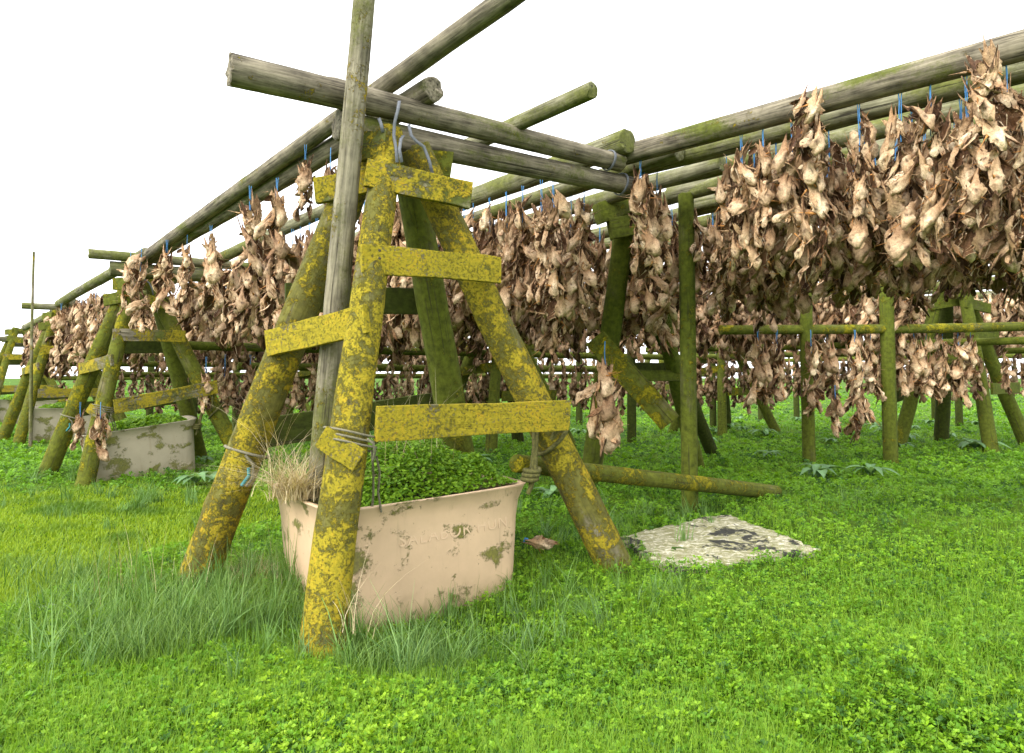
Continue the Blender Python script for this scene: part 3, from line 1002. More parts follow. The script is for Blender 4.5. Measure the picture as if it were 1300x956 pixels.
# ------------------------------------------------------------------ tub
def tub_mesh(L, Wd, Hh, rc=0.13, taper=0.05, flare=0.035):
    nc = 7
    def ring(hl, hw, r, z, bulge=0.0):
        pts = []
        for cx, cy, a0 in ((hl - r, hw - r, 0), (-hl + r, hw - r, 90), (-hl + r, -hw + r, 180), (hl - r, -hw + r, 270)):
            for i in range(nc + 1):
                a = math.radians(a0 + 90 * i / nc)
                pts.append((cx + r * math.cos(a), cy + r * math.sin(a), z))
        out = []
        m = len(pts)
        for i in range(m):
            p, q = pts[i], pts[(i + 1) % m]
            d = math.hypot(q[0] - p[0], q[1] - p[1])
            k = 8 if d > 0.3 else 1
            for j in range(k):
                t = j / k
                x, y = p[0] + (q[0] - p[0]) * t, p[1] + (q[1] - p[1]) * t
                w = 4 * t * (1 - t) * bulge if k > 1 else 0
                nx, ny = (q[1] - p[1]) / d, -(q[0] - p[0]) / d
                out.append((x + nx * w, y + ny * w, z))
        return out
    hl, hw = L / 2, Wd / 2
    rings = []
    for t in np.linspace(0, 1, 10):
        s = taper * (1 - t) + 0.0
        fl = flare * max(0, (t - 0.8) / 0.2) ** 2
        rings.append(ring(hl - s + fl - 0.02, hw - s + fl - 0.02, rc, t * Hh, 0.03 * math.sin(t * 2.6)))
    e = flare
    rings.append(ring(hl + e - 0.012, hw + e - 0.012, rc, Hh + 0.014, 0.03))
    rings.append(ring(hl + e - 0.05, hw + e - 0.05, rc - 0.02, Hh + 0.014, 0.03))
    rings.append(ring(hl - 0.085, hw - 0.085, rc - 0.04, Hh - 0.02, 0.02))
    rings.append(ring(hl - 0.10, hw - 0.10, rc - 0.05, Hh - 0.16, 0.02))
    n = len(rings[0]); V = [p for r in rings for p in r]; F = []
    for i in range(len(rings) - 1):
        for j in range(n):
            F.append((i * n + j, i * n + (j + 1) % n, (i + 1) * n + (j + 1) % n, (i + 1) * n + j))
    return V, F, n, rings[-1]


def tubmat(name, base, moss):
    k = NT(name)
    v = k.coord(rand=True)
    f = k.noise(v, 3.5, 4, 0.6)
    c = k.ramp(f, [(0.3, tuple(x * 0.86 for x in base)), (0.7, tuple(x * 1.05 for x in base))])
    sp = k.step(k.noise(v, 30, 5, 0.75), 0.655, 0.70)
    vs = k.coord((1, 1, 0.3))
    sk = k.step(k.noise(vs, 14, 4, 0.6), 0.62, 0.78)
    c = k.mix(k.math('MULTIPLY', sk, 0.28), c, (0.25, 0.19, 0.10))
    c = k.mix(k.math('MULTIPLY', sp, 0.75), c, (0.07, 0.065, 0.02))
    ml = k.math('ADD', k.math('MULTIPLY', k.noise(k.coord((1, 1, 1.25)), 4.0, 2, 0.5, 0.3), 0.72), k.math('MULTIPLY', k.noise(v, 40, 4, 0.7), 0.28))
    th = 0.70 - moss * 0.3
    mm = k.math('MULTIPLY', k.step(ml, th - 0.03, th + 0.045), 0.92)
    mc = k.ramp(k.noise(v, 60, 4, 0.7), [(0.3, (0.055, 0.065, 0.010)), (0.7, (0.20, 0.19, 0.02))])
    c = k.mix(mm, c, mc)
    sep = k.n('ShaderNodeSeparateXYZ'); tcg = k.n('ShaderNodeTexCoord'); k.l(tcg.outputs['Object'], sep.inputs[0])
    low = k.step(k.math('ADD', sep.outputs['Z'], k.math('MULTIPLY', f, 0.35)), 0.52, 0.26)
    c = k.mix(k.math('MULTIPLY', low, 0.55), c, (0.16, 0.135, 0.05))
    drip = k.step(k.noise(k.coord((1, 1, 0.06)), 17, 4, 0.6), 0.56, 0.72)
    c = k.mix(k.math('MULTIPLY', drip, 0.30), c, (0.22, 0.17, 0.09))
    k.l(c, k.b.inputs['Base Color'])
    k.b.inputs['Roughness'].default_value = 0.5
    k.l(k.bump(k.math('ADD', mm, k.math('MULTIPLY', sp, 0.5)), 0.7, 0.010, k.bump(f, 0.15, 0.02)), k.b.inputs['Normal'])
    return k.m


M_TUB = tubmat('faded_pink_plastic', (0.58, 0.41, 0.255), 0.36)
M_TUB2 = tubmat('stained_cream_plastic', (0.37, 0.32, 0.225), 0.46)
GRP_TUB = 'plastic fish tubs used as weights under the trestles'


def make_tub(center, rz, tilt, L, Wd, Hh, mat, label, z0=-0.15):
    e = empty('tub', center, label, 'tub', GRP_TUB)
    e.matrix_world = Matrix.Translation(center) @ Matrix.Rotation(rz, 4, 'Z') @ Matrix.Rotation(tilt, 4, 'Y')
    bpy.context.view_layer.update()
    V, F, n, top = tub_mesh(L, Wd, Hh)
    me = np_mesh('tub_wall', V, F, None, mat, smooth=True)
    b = link('tub_wall', me, e); b.matrix_local = Matrix.Identity(4)
    # soil fill: bumpy disc
    g = np.random.default_rng(3)
    TV = []
    for s in (1.0, 0.75, 0.5, 0.25):
        for p in top: TV.append((p[0] * s, p[1] * s, p[2] + 0.06 + g.normal(0, 0.015) + 0.10 * (1 - s)))
    TV.append((0, 0, top[0][2] + 0.16))
    TF = [(i * n + j, i * n + (j + 1) % n, (i + 1) * n + (j + 1) % n, (i + 1) * n + j) for i in range(3) for j in range(n)]
    T3_ = [(3 * n + j, 3 * n + (j + 1) % n, 4 * n) for j in range(n)]
    s = link('soil', np_mesh('soil', TV, TF, T3_, M_SOIL, smooth=True), e); s.matrix_local = Matrix.Identity(4)
    return e


# front tub, fitted to its rim corners
NRc, NLc = P(675, 615, 4.95), P(428, 652, 4.12)
dirT = (NRc - NLc); Lt = math.hypot(dirT.x, dirT.y)
ang = math.atan2(dirT.y, dirT.x)
WT = 1.30
mid = (NRc + NLc) / 2 + Vector((-math.sin(ang), math.cos(ang), 0)) * WT / 2
HT = 0.92
rim_z = (NRc.z + NLc.z) / 2
tub = make_tub(Vector((mid.x, mid.y, rim_z - HT)), ang, -math.atan2(NRc.z - NLc.z, Lt), Lt, WT, HT, M_TUB, 'faded pink plastic tub full of weeds inside the big yellow trestle')
# raised moulded letters on the long front wall
fc = bpy.data.curves.new('lettering', 'FONT'); fc.body = 'SALABOR HUN'; fc.size = 0.115; fc.extrude = 0.0009; fc.align_x = 'CENTER'; fc.space_character = 1.12
fo = bpy.data.objects.new('lettering_tmp', fc); COL.objects.link(fo)
bpy.context.view_layer.update()
fm = bpy.data.meshes.new_from_object(fo.evaluated_get(bpy.context.evaluated_depsgraph_get()))
bpy.data.objects.remove(fo)
fm.materials.clear(); fm.materials.append(simple('faded_pink_lettering', (0.55, 0.39, 0.245), 0.5, 0, 0.06, 6, 0.05))
lt = link('lettering', fm, tub)
# bend to follow the bulging wall
for v_ in fm.vertices:
    u = max(0.0, min(1.0, (v_.co.x + 0.13 + Lt / 2 - 0.13) / (Lt - 0.26)))
    v_.co.z += 4 * u * (1 - u) * 0.0285 - 0.0285
lt.matrix_local = Matrix.Translation((0.13, -WT / 2 + 0.02 + 0.0123 - 0.0295, HT - 0.27)) @ Matrix.Rotation(math.pi / 2 - 0.055, 4, 'X')

# other tubs
for cc, lab, dx in ((L1c, 'stained cream tub with green moss under the first trestle behind', Vector((-0.02, -0.1, 0))), (L2c, 'pale tub under the mossy trestle behind the thin stick', Vector((0.1, 0, 0))), (L3c, 'pale tub under the far left trestle', Vector((0, 0, 0)))):
    p = cc + dx; p.z = -0.12
    make_tub(p, ang - 0.05, 0.03 if cc is not L1c else -0.13, 1.45 if cc is L1c else 1.7, 1.1, 0.85, M_TUB2, lab)


# plants in and beside the tubs
def tub_weeds(center, rz, L, Wd, z, n, hh, label):
    u = rng.uniform(-0.5, 0.5, (n, 2)); ca, sa = math.cos(rz), math.sin(rz)
    lx, ly = u[:, 0] * L, u[:, 1] * Wd
    x = center.x + lx * ca - ly * sa; y = center.y + lx * sa + ly * ca
    dome = np.clip(1 - (2 * np.abs(u[:, 0])) ** 3, 0, 1) * np.clip(1 - (2 * np.abs(u[:, 1])) ** 3, 0, 1)
    zz = z + (lx / L) * 0.08 + hh * dome * (0.35 + 0.65 * rng.random(n)) * (0.6 + 0.7 * vnoise(x, y, 5, 77))
    sz = 0.016 * rng.uniform(0.6, 1.5, n) * max(1, center.y / 5)
    nrm = unit(np.stack([rng.normal(0, 0.6, n), rng.normal(-0.2, 0.6, n), np.ones(n)], -1))
    t = unit(np.cross(nrm, unit(rng.normal(0, 1, (n, 3))))); b = np.cross(nrm, t); c = np.stack([x, y, zz], -1)
    Ls = sz[:, None]
    A = np.stack([c - t * Ls, c + b * Ls * .6, c + t * Ls, c - b * Ls * .6], 1)
    r = rng.random((n, 1))
    col = np.array([0.085, 0.20, 0.014]) + np.array([0.15, 0.20, 0.006]) * r
    tag(link('tub_weeds', quads_to_mesh('tub_weeds', A, col, M_LEAF)), label, 'weeds', kind='stuff')


tub_weeds(Vector((mid.x, mid.y, 0)), ang, Lt - 0.16, WT - 0.16, rim_z + 0.0, 20000, 0.36, 'green weeds growing out of the pink tub')
tub_weeds(L1c + Vector((-.02, -.1, 0)), ang, 1.2, 0.95, 0.70, 5000, 0.16, 'green weeds growing out of the mossy cream tub')
tub_weeds(L2c + Vector((.1, 0, 0)), ang, 1.5, 0.95, 0.70, 2500, 0.16, 'green weeds on top of the tub behind the thin stick')
tub_weeds(L3c, ang, 1.5, 0.95, 0.70, 1500, 0.16, 'green weeds on top of the far left tub')


def straw_clump(name, base, n, spread, hgt, lean, label, wid=0.0035, up=1.0, z=None):
    g = rng
    x = base.x + g.normal(0, spread, n); y = base.y + g.normal(0, spread, n)
    A, col = blades(x - base.x, y - base.y, hgt * g.uniform(0.45, 1.2, n), wid * np.ones(n), g.uniform(lean[0], lean[1], n),
                    np.array([0.26, 0.19, 0.09]), np.array([0.72, 0.62, 0.40]), base_z=np.zeros(n) - 0.02 * g.random(n), nseg=4)
    o = link(name, quads_to_mesh(name, A, col, M_DRY), None, Matrix.Translation(base))
    return tag(o, label, 'dry grass', kind='stuff' if 'stalks' in name else None)


straw_clump('dry_grass_clump', P(376, 630, 4.55), 480, 0.07, 0.36, (0.3, 2.3), 'bushy clump of dry straw grass hanging over the tub rim by the tall pole', 0.0065)
straw_clump('dry_grass_clump', PG(322, 742) + Vector((0, 0, 0.02)), 350, 0.09, 0.2, (0.5, 1.5), 'flattened dry grass clump at the foot of the tub between two legs')
straw_clump('dry_grass_stalks', P(515, 606, 4.9), 60, 0.14, 0.75, (0.1, 0.8), 'tall thin dry stalks growing from the tub behind the lower board', 0.0045)
straw_clump('dry_grass_stalks', P(352, 612, 4.7), 26, 0.05, 0.8, (0.4, 1.4), 'long dry stalks fanning out from the tub corner past the left leg', 0.005)
straw_clump('dry_grass_stalks', P(452, 800, 3.7), 14, 0.06, 0.45, (0.4, 1.2), 'few dry straws at the foot of the front leg', 0.004)
straw_clump('dry_grass_stalks', PG(215, 760), 40, 0.28, 0.5, (0.05, 0.4), 'sparse pale seed stalks in the long grass left of the trestle', 0.004)


# silvery broad-leaved weeds
def weed_mesh(seed, n=11, L=0.42, w=0.055):
    g = np.random.default_rng(seed)
    V, F, C = [], [], []
    for i in range(n):
        a = i * 2.4 + g.uniform(-.4, .4); l = L * g.uniform(0.6, 1.15); ww = w * g.uniform(0.7, 1.2)
        d = np.array([math.cos(a), math.sin(a), 0]); s = np.array([-math.sin(a), math.cos(a), 0])
        el = g.uniform(0.85, 1.35)
        base = len(V); ns = 7
        c0 = np.array([0.15, 0.27, 0.115]) * g.uniform(0.7, 1.25)
        for j in range(ns + 1):
            t = j / ns
            out = l * (t * math.cos(el) + 0.35 * t * t); up = l * (t * math.sin(el) * 1.15 - 1.05 * t * t * math.sin(el))
            wd = ww * (math.sin(math.pi * min(1, t * 0.92 + 0.08)) ** 0.8) * (1 + 0.25 * (j % 2))
            c = d * out + np.array([0, 0, up])
            V += [c - s * wd + np.array([0, 0, 0.3 * wd]), c, c + s * wd + np.array([0, 0, 0.3 * wd])]
            C += [c0, c0 * 1.35, c0]
        for j in range(ns):
            q = base + j * 3
            F += [(q, q + 1, q + 4, q + 3), (q + 1, q + 2, q + 5, q + 4)]
    return np_mesh('weed_plant', np.array(V), F, None, M_LEAF, np.array(C), smooth=True)


WEEDS = [weed_mesh(40 + i) for i in range(4)]
wl = ['silvery weed with spread leaves in the open grass before the right posts', 'broad arching weed at the foot of the left right-hand post', 'drooping leafy weed at the foot of the second post', 'pale long leaf weed beside the big trestle right leg',
      'weed with arching leaves in front of the dark green trestle']
spots = [(975, 585, 1.0, 0), (1040, 612, 1.15, 1), (1105, 610, 1.0, 2), (700, 640, 0.8, 3), (1238, 575, 1.5, 4)]
for i, (px, py, sc, li) in enumerate(spots):
    p = PG(px, py); p.z = float(terr(p.x, p.y)) + 0.05
    o = link('weed_plant', WEEDS[i % 4], None, Matrix.Translation(p) @ Matrix.Rotation(i * 1.3, 4, 'Z') @ Matrix.Scale(sc, 4))
    tag(o, wl[li], 'weed plant', 'silvery broad leaved weeds')
for i in range(34):
    px, py = random.uniform(880, 1290), random.uniform(528, 572)
    if i > 24: px, py = random.uniform(560, 760), random.uniform(545, 640)
    if i > 30: px, py = random.uniform(180, 300), random.uniform(590, 620)
    p = PG(px, py); p.z = float(terr(p.x, p.y)) + 0.04
    o = link('weed_plant', WEEDS[i % 4], None, Matrix.Translation(p) @ Matrix.Rotation(i * 2.1, 4, 'Z') @ Matrix.Scale(random.uniform(0.7, 1.1), 4))
    tag(o, 'grey green leafy weed among the low plants under the hanging fish' if i <= 24 else 'grey green leafy weed in the grass near the big trestle', 'weed plant', 'silvery broad leaved weeds')

# ------------------------------------------------------------------ white mossy slab on the grass
cs = SLAB
bm = bmesh.new()
N = 26
grid = {}
gg = np.random.default_rng(5)
for i in range(N + 1):
    for j in range(N + 1):
        u, v = i / N, j / N
        p = cs[0] * (1 - u) * (1 - v) + cs[1] * u * (1 - v) + cs[2] * u * v + cs[3] * (1 - u) * v
        e = 0.012 if 0 < i < N and 0 < j < N else 0.028
        p = p + Vector((gg.normal(0, e * 0.6), gg.normal(0, e * 0.6), gg.normal(0, 0.006)))
        grid[i, j] = bm.verts.new(p)
for i in range(N):
    for j in range(N):
        bm.faces.new((grid[i, j], grid[i + 1, j], grid[i + 1, j + 1], grid[i, j + 1]))
bmesh.ops.recalc_face_normals(bm, faces=bm.faces)
geo = bmesh.ops.extrude_face_region(bm, geom=bm.faces[:])
for v_ in [g for g in geo['geom'] if isinstance(g, bmesh.types.BMVert)]: v_.co.z -= 0.05
bmesh.ops.recalc_face_normals(bm, faces=bm.faces)
me = bpy.data.meshes.new('slab'); bm.to_mesh(me); bm.free()
k = NT('white_mossy_board')
v = k.coord(rand=False)
f = k.noise(v, 2.6, 5, 0.65, 0.6); f2 = k.noise(v, 28, 5, 0.72)
c = k.ramp(f2, [(0.33, (0.17, 0.16, 0.07)), (0.50, (0.43, 0.40, 0.28)), (0.66, (0.62, 0.59, 0.49))])
sc_ = k.noise(k.coord((1, 2.2, 1), False), 9, 6, 0.75, 1.2)
c = k.mix(k.math('MULTIPLY', k.step(sc_, 0.42, 0.55), 0.9), c, (0.17, 0.165, 0.06))
c = k.mix(k.step(k.math('ADD', k.math('MULTIPLY', f, 0.8), k.math('MULTIPLY', f2, 0.2)), 0.555, 0.59), c, (0.018, 0.018, 0.012))
k.l(c, k.b.inputs['Base Color']); k.b.inputs['Roughness'].default_value = 0.85
k.l(k.bump(f2, 0.6, 0.01), k.b.inputs['Normal'])
me.materials.append(k.m)
tag(link('slab', me), 'white peeling slab stained black and green lying in the grass', 'slab')

# little litter
bm = bmesh.new(); bmesh.ops.create_icosphere(bm, subdivisions=2, radius=0.035)
for v_ in bm.verts: v_.co = Vector((v_.co.x * 1.5, v_.co.y, v_.co.z * 0.45)) * (1 + 0.25 * math.sin(v_.co.x * 90) * math.cos(v_.co.y * 70))
me = bpy.data.meshes.new('litter_scrap'); bm.to_mesh(me); bm.free(); me.materials.append(M_WHITE)
p = PG(60, 776); p.z += 0.03
tag(link('litter_scrap', me, None, Matrix.Translation(p)), 'small white scrap lying on the short lawn', 'litter')


# ------------------------------------------------------------------ dried fish heads
def head_geom(seed, lo=False):
    """one split, dried head: crumpled open skull, torn gill plates, bony strips, stiff fins"""
    g = np.random.default_rng(seed)
    nt, nf = (6, 7) if lo else (13, 15)
    L = g.uniform(0.20, 0.30)
    pm = g.uniform(1.5, 2.5)
    t = np.linspace(0, 1, nt)[:, None]; ph = np.linspace(-pm, pm, nf)[None]
    sw = g.uniform(0.75, 1.2)
    w = np.interp(t[:, 0], [0, .2, .45, .65, .8, .92, 1], [.022, .034, .050, .058, .050, .030, .007])[:, None] * sw * (L / 0.27)
    d = np.interp(t[:, 0], [0, .2, .45, .65, .8, .92, 1], [.016, .026, .042, .050, .044, .028, .006])[:, None] * (L / 0.27)
    fl = (1 - t) ** 1.3
    p = g.uniform(0, 6.28, 12)
    ear = np.exp(-((ph - g.uniform(.6, 1.4)) / g.uniform(.18, .35)) ** 2) * g.uniform(.2, .6) + np.exp(-((ph + g.uniform(.6, 1.4)) / g.uniform(.18, .35)) ** 2) * g.uniform(.2, .6)
    jag = g.normal(0, 0.022, (1, nf))
    Z = -L * t + fl ** 2 * L * ear + fl ** 2 * jag
    wr = (1 + 0.13 * np.sin(13 * t + 2 * ph + p[0]) + 0.12 * np.sin(3.3 * ph + p[1] + 5 * t) + 0.10 * np.sin(7 * ph - 9 * t + p[2]) * np.sin(6 * t + p[7])
          + g.normal(0, 0.075, (nt, nf)))
    wr = np.clip(wr, 0.45, 1.6)
    open_ = 1 + 0.9 * fl * (np.abs(ph) / pm) ** 2 * g.uniform(0.0, 1.6)
    X = w * np.sin(ph) * wr * open_
    Y = -d * np.cos(ph) * wr
    edge = np.clip(np.abs(ph) / pm - 0.75, 0, 1) * 4
    X = X + edge * g.normal(0, 0.012, (nt, 1)); Z = Z + edge * g.normal(0, 0.010, (nt, 1))
    tw = g.uniform(-1.2, 1.2) * (1 - t)
    X, Y = X * np.cos(tw) - Y * np.sin(tw), X * np.sin(tw) + Y * np.cos(tw)
    X = X + 0.035 * np.sin(t * 3 + p[3]) * g.uniform(-1, 1); Y = Y + 0.025 * np.sin(t * 3 + p[4])
    out = np.stack([X, Y, Z], -1)
    inn = np.stack([X * 0.86, Y * 0.84 + 0.003, Z + 0.003], -1)
    V = np.concatenate([out.reshape(-1, 3), inn.reshape(-1, 3)])
    F = []
    M = nt * nf
    for i in range(nt - 1):
        for j in range(nf - 1):
            a = i * nf + j
            F.append((a, a + nf, a + nf + 1, a + 1)); F.append((M + a, M + a + 1, M + a + nf + 1, M + a + nf))
    for i in range(nt - 1):
        for j in (0, nf - 1):
            a = i * nf + j; q = (a, M + a, M + a + nf, a + nf)
            F.append(q if j else q[::-1])
    for j in range(nf - 1):
        for i in (0, nt - 1):
            a = i * nf + j; q = (a, a + 1, M + a + 1, M + a)
            F.append(q if not i else q[::-1])
    cream = np.array([.77, .685, .545]); tan = np.array([.50, .36, .225]); brn = np.array([.27, .145, .068]); dark = np.array([.07, .038, .02]); orange = np.array([.55, .28, .09])
    pale = g.uniform(0.0, 1.0) ** 1.15
    base = tan * (0.6 + 0.6 * pale)
    bulb = np.exp(-((t - .68) / .28) ** 2) * np.exp(-(ph / 1.4) ** 2)
    n1 = 0.5 + 0.5 * np.sin(4 * ph + 7 * t + p[5]) * np.sin(9 * t + p[6])
    f = np.clip(bulb * (0.25 + 1.0 * pale) + 0.35 * (n1 - .5) + 0.25 * pale, 0, 1)[..., None]
    col = base + (cream - base) * f
    fb = np.clip(fl * 0.7 + 0.5 * n1 - 0.35, 0, 1)[..., None] * g.uniform(0.3, 1.0)
    col = col + (brn - col) * fb
    if not lo:   # eye sockets
        for sgn in (-1, 1):
            e = np.exp(-(((t - .66) / .055) ** 2 + ((ph - sgn * 1.0) / .22) ** 2))[..., None]
            col = col + (dark - col) * np.clip(e * 1.3, 0, 1)
    ci = np.repeat((dark * 1.0 + 0.2 * brn)[None], M, 0)
    if g.random() < 0.25: ci = ci * 0 + tan * 0.7
    C = np.concatenate([col.reshape(-1, 3), ci])
    V, F, C = list(V), F, list(C)

    def strip(p0, dirv, ln, wd, curl, colr, ns):
        b = len(V)
        s = np.cross(dirv, g.normal(0, 1, 3)); s = s / (np.linalg.norm(s) + 1e-6); u = np.cross(dirv, s)
        for j in range(ns + 1):
            q = j / ns
            c = p0 + dirv * ln * q + u * curl * ln * q * q
            ww = wd * (1 - 0.85 * q) * (0.7 + 0.6 * (q < .4))
            V.extend([c - s * ww, c + s * ww, c + u * ww * 0.45]); C.extend([colr, colr, colr * 0.8])
        for j in range(ns):
            a = b + j * 3
            for e in range(3):
                F.append((a + e, a + (e + 1) % 3, a + 3 + (e + 1) % 3, a + 3 + e))

    def plate(p0, dirv, nrm, ln, wd, colr, colt):
        """leaf-shaped curved gill plate with a torn tip"""
        dirv = dirv / np.linalg.norm(dirv); s = np.cross(dirv, nrm); s /= np.linalg.norm(s); nn = np.cross(s, dirv)
        ni, nj = (3, 2) if lo else (6, 4)
        b = len(V); cup = g.uniform(.15, .6); crl = g.uniform(-.5, .7)
        for lay in (0, 1):
            for i in range(ni + 1):
                q = i / ni
                hw = wd * (math.sin(math.pi * (0.12 + 0.80 * q)) ** 0.7)
                for j in range(nj + 1):
                    r = j / nj * 2 - 1
                    jg = g.normal(0, .006) * (1 + 2 * (i == ni)) if lay == 0 else 0
                    c = p0 + dirv * (ln * q + jg) + s * hw * r + nn * (-cup * hw * r * r + crl * ln * q * q * 0.5 + g.normal(0, .0025)) - nn * 0.004 * lay
                    V.append(c)
                    C.append(((colr + (colt - colr) * q) if lay == 0 else dark * 1.6) * g.uniform(.8, 1.15))
        m = (ni + 1) * (nj + 1)
        for i in range(ni):
            for j in range(nj):
                a = b + i * (nj + 1) + j
                F.append((a, a + 1, a + nj + 2, a + nj + 1)); F.append((m + a, m + a + nj + 1, m + a + nj + 2, m + a + 1))
    for _ in range(2 if lo else int(g.integers(2, 5))):
        sg = g.choice([-1, 1]); tt = g.uniform(.05, .55)
        pp = np.array([sg * g.uniform(.015, .045), g.uniform(-.03, .03), -L * tt])
        dv = np.array([sg * g.uniform(.1, .8), g.uniform(-.5, .4), g.choice([1, -1, -1]) * g.uniform(.5, 1.2)])
        plate(pp, dv, np.array([sg * .6, -1.0, 0.1]) + g.normal(0, .3, 3), g.uniform(.07, .15), g.uniform(.018, .038), (cream if g.random() < .5 else tan) * g.uniform(.6, 1.05), (tan if g.random() < .5 else brn) * g.uniform(.7, 1.1))
    for _ in range(3 if lo else int(g.integers(4, 8))):
        tt = g.uniform(.05, .8); sg = g.choice([-1, 1])
        pp = np.array([sg * 0.04, 0.0, -L * tt]) + g.normal(0, .012, 3)
        dv = np.array([sg * g.uniform(0.1, 0.9), g.uniform(-.6, .5), -g.uniform(-.5, 1.2)]); dv /= np.linalg.norm(dv)
        strip(pp, dv, g.uniform(.06, .16), g.uniform(.004, .011), g.uniform(-.7, .7), (orange if g.random() < .5 else tan) * g.uniform(.6, 1.25), 2 if lo else 5)
    for sg in (-1, 1):   # bony jaw arch
        strip(np.array([sg * .045, 0.01, -L * .45]), np.array([-sg * 0.33, 0.25, -0.9]), L * g.uniform(.35, .6), .007, g.uniform(-.3, .3), cream * g.uniform(.6, 1.0), 2 if lo else 5)
    return np.array(V), np.array(F), np.array(C)


NH = 18
HI = [head_geom(100 + i) for i in range(NH)]
LO = [head_geom(100 + i, True) for i in range(NH)]
HEADS = [np_mesh('fish_head', v, f, None, M_FISH, c, smooth=True) for v, f, c in HI]


def bunch_layout(seed, n, length):
    g = np.random.default_rng(seed)
    out = []
    z = 0.0
    step = length / n
    for i in range(n):
        a = i * 2.4 + g.uniform(-.5, .5)
        r = g.uniform(0.03, 0.085) * (0.7 if i < 1 else 1)
        zz = -i * step + g.uniform(-.03, .03)
        yaw = a + math.pi / 2 + g.uniform(-.9, .9)
        m = (Matrix.Translation((r * math.cos(a), r * math.sin(a), zz)) @ Matrix.Rotation(yaw, 4, 'Z') @ Matrix.Rotation(g.normal(0, .32), 4, 'X')
             @ Matrix.Rotation(g.normal(0, .28), 4, 'Y') @ Matrix.Scale(g.uniform(.72, 1.08), 4))
        if g.random() < 0.1:
            m = m @ Matrix.Translation((0, 0, -.28)) @ Matrix.Rotation(math.pi, 4, 'X')
        out.append((int(g.integers(NH)), m))
    return out


TPL = [(n, ln, bunch_layout(500 + i, n, ln)) for i, (n, ln) in enumerate([(14, 1.0), (13, 0.95), (15, 1.15), (12, 0.8), (16, 1.2), (14, 1.1), (10, 0.65), (13, 1.0), (4, 0.18), (6, 0.36), (8, 0.5), (11, 0.8)])]


def cord_mesh(h):
    g = [tube_geom([(0.012, 0, h), (0.004, 0.004, h * .5), (0.01, 0, 0.0), (0.0, 0.01, -0.22)], 0.0042, 5), tube_geom([(-0.014, 0, h), (-0.008, 0.002, h * .6), (-0.004, 0, -0.1)], 0.0038, 5)]
    V, F = merge_geom(g)
    return np_mesh('cord', V, F, None, M_BLUE)


CORDS = [cord_mesh(h) for h in (0.16, 0.24, 0.32, 0.42)]
CORD_H = [0.16, 0.24, 0.32, 0.42]
# single-mesh bunches for the ones too small to show their heads
def joined(tpl, geo):
    Vs, Fs, Cs, o = [], [], [], 0
    for vi, m in tpl:
        v, f, c = geo[vi]
        M = np.array(m)
        Vs.append(v @ M[:3, :3].T + M[:3, 3]); Fs.append(f + o); Cs.append(c * np.random.default_rng(vi + o).uniform(.7, 1.15)); o += len(v)
    return np.concatenate(Vs), np.concatenate(Fs), np.concatenate(Cs)


JLO = [joined(t[2], LO) for t in TPL]
JMESH = [np_mesh('fish_head_bunch', v, f, None, M_FISH, c, smooth=True) for v, f, c in JLO]


def put_bunch(top, tpl_i, ci, yaw, sc, label, group, detail=True, cord=True):
    """hang one bunch so that its cord meets the pole at `top`"""
    h = CORD_H[ci] * 0.9 if cord else 0.04
    loc = Vector(top) - Vector((0, 0, h))
    if detail:
        e = bpy.data.objects.new('fish_head_bunch', None); COL.objects.link(e); e.empty_display_size = 0.1
        e.location = loc; e.rotation_euler = (0, 0, yaw); e.scale = (sc, sc, sc)
        for vi, m in TPL[tpl_i][2]:
            q = bpy.data.objects.new('fish_head', HEADS[vi]); COL.objects.link(q); q.parent = e; q.matrix_local = m
        if cord:
            q = bpy.data.objects.new('cord', CORDS[ci]); COL.objects.link(q); q.parent = e
            q.scale = (1, 1, 1 / sc)
    else:
        e = bpy.data.objects.new('fish_head_bunch', JMESH[tpl_i]); COL.objects.link(e)
        e.location = loc; e.rotation_euler = (0, 0, yaw); e.scale = (sc, sc, sc)
    tag(e, label, 'fish heads', group)
    return e


GB = 'bunches of dried fish heads hanging in the racks'
n_bunch = 0
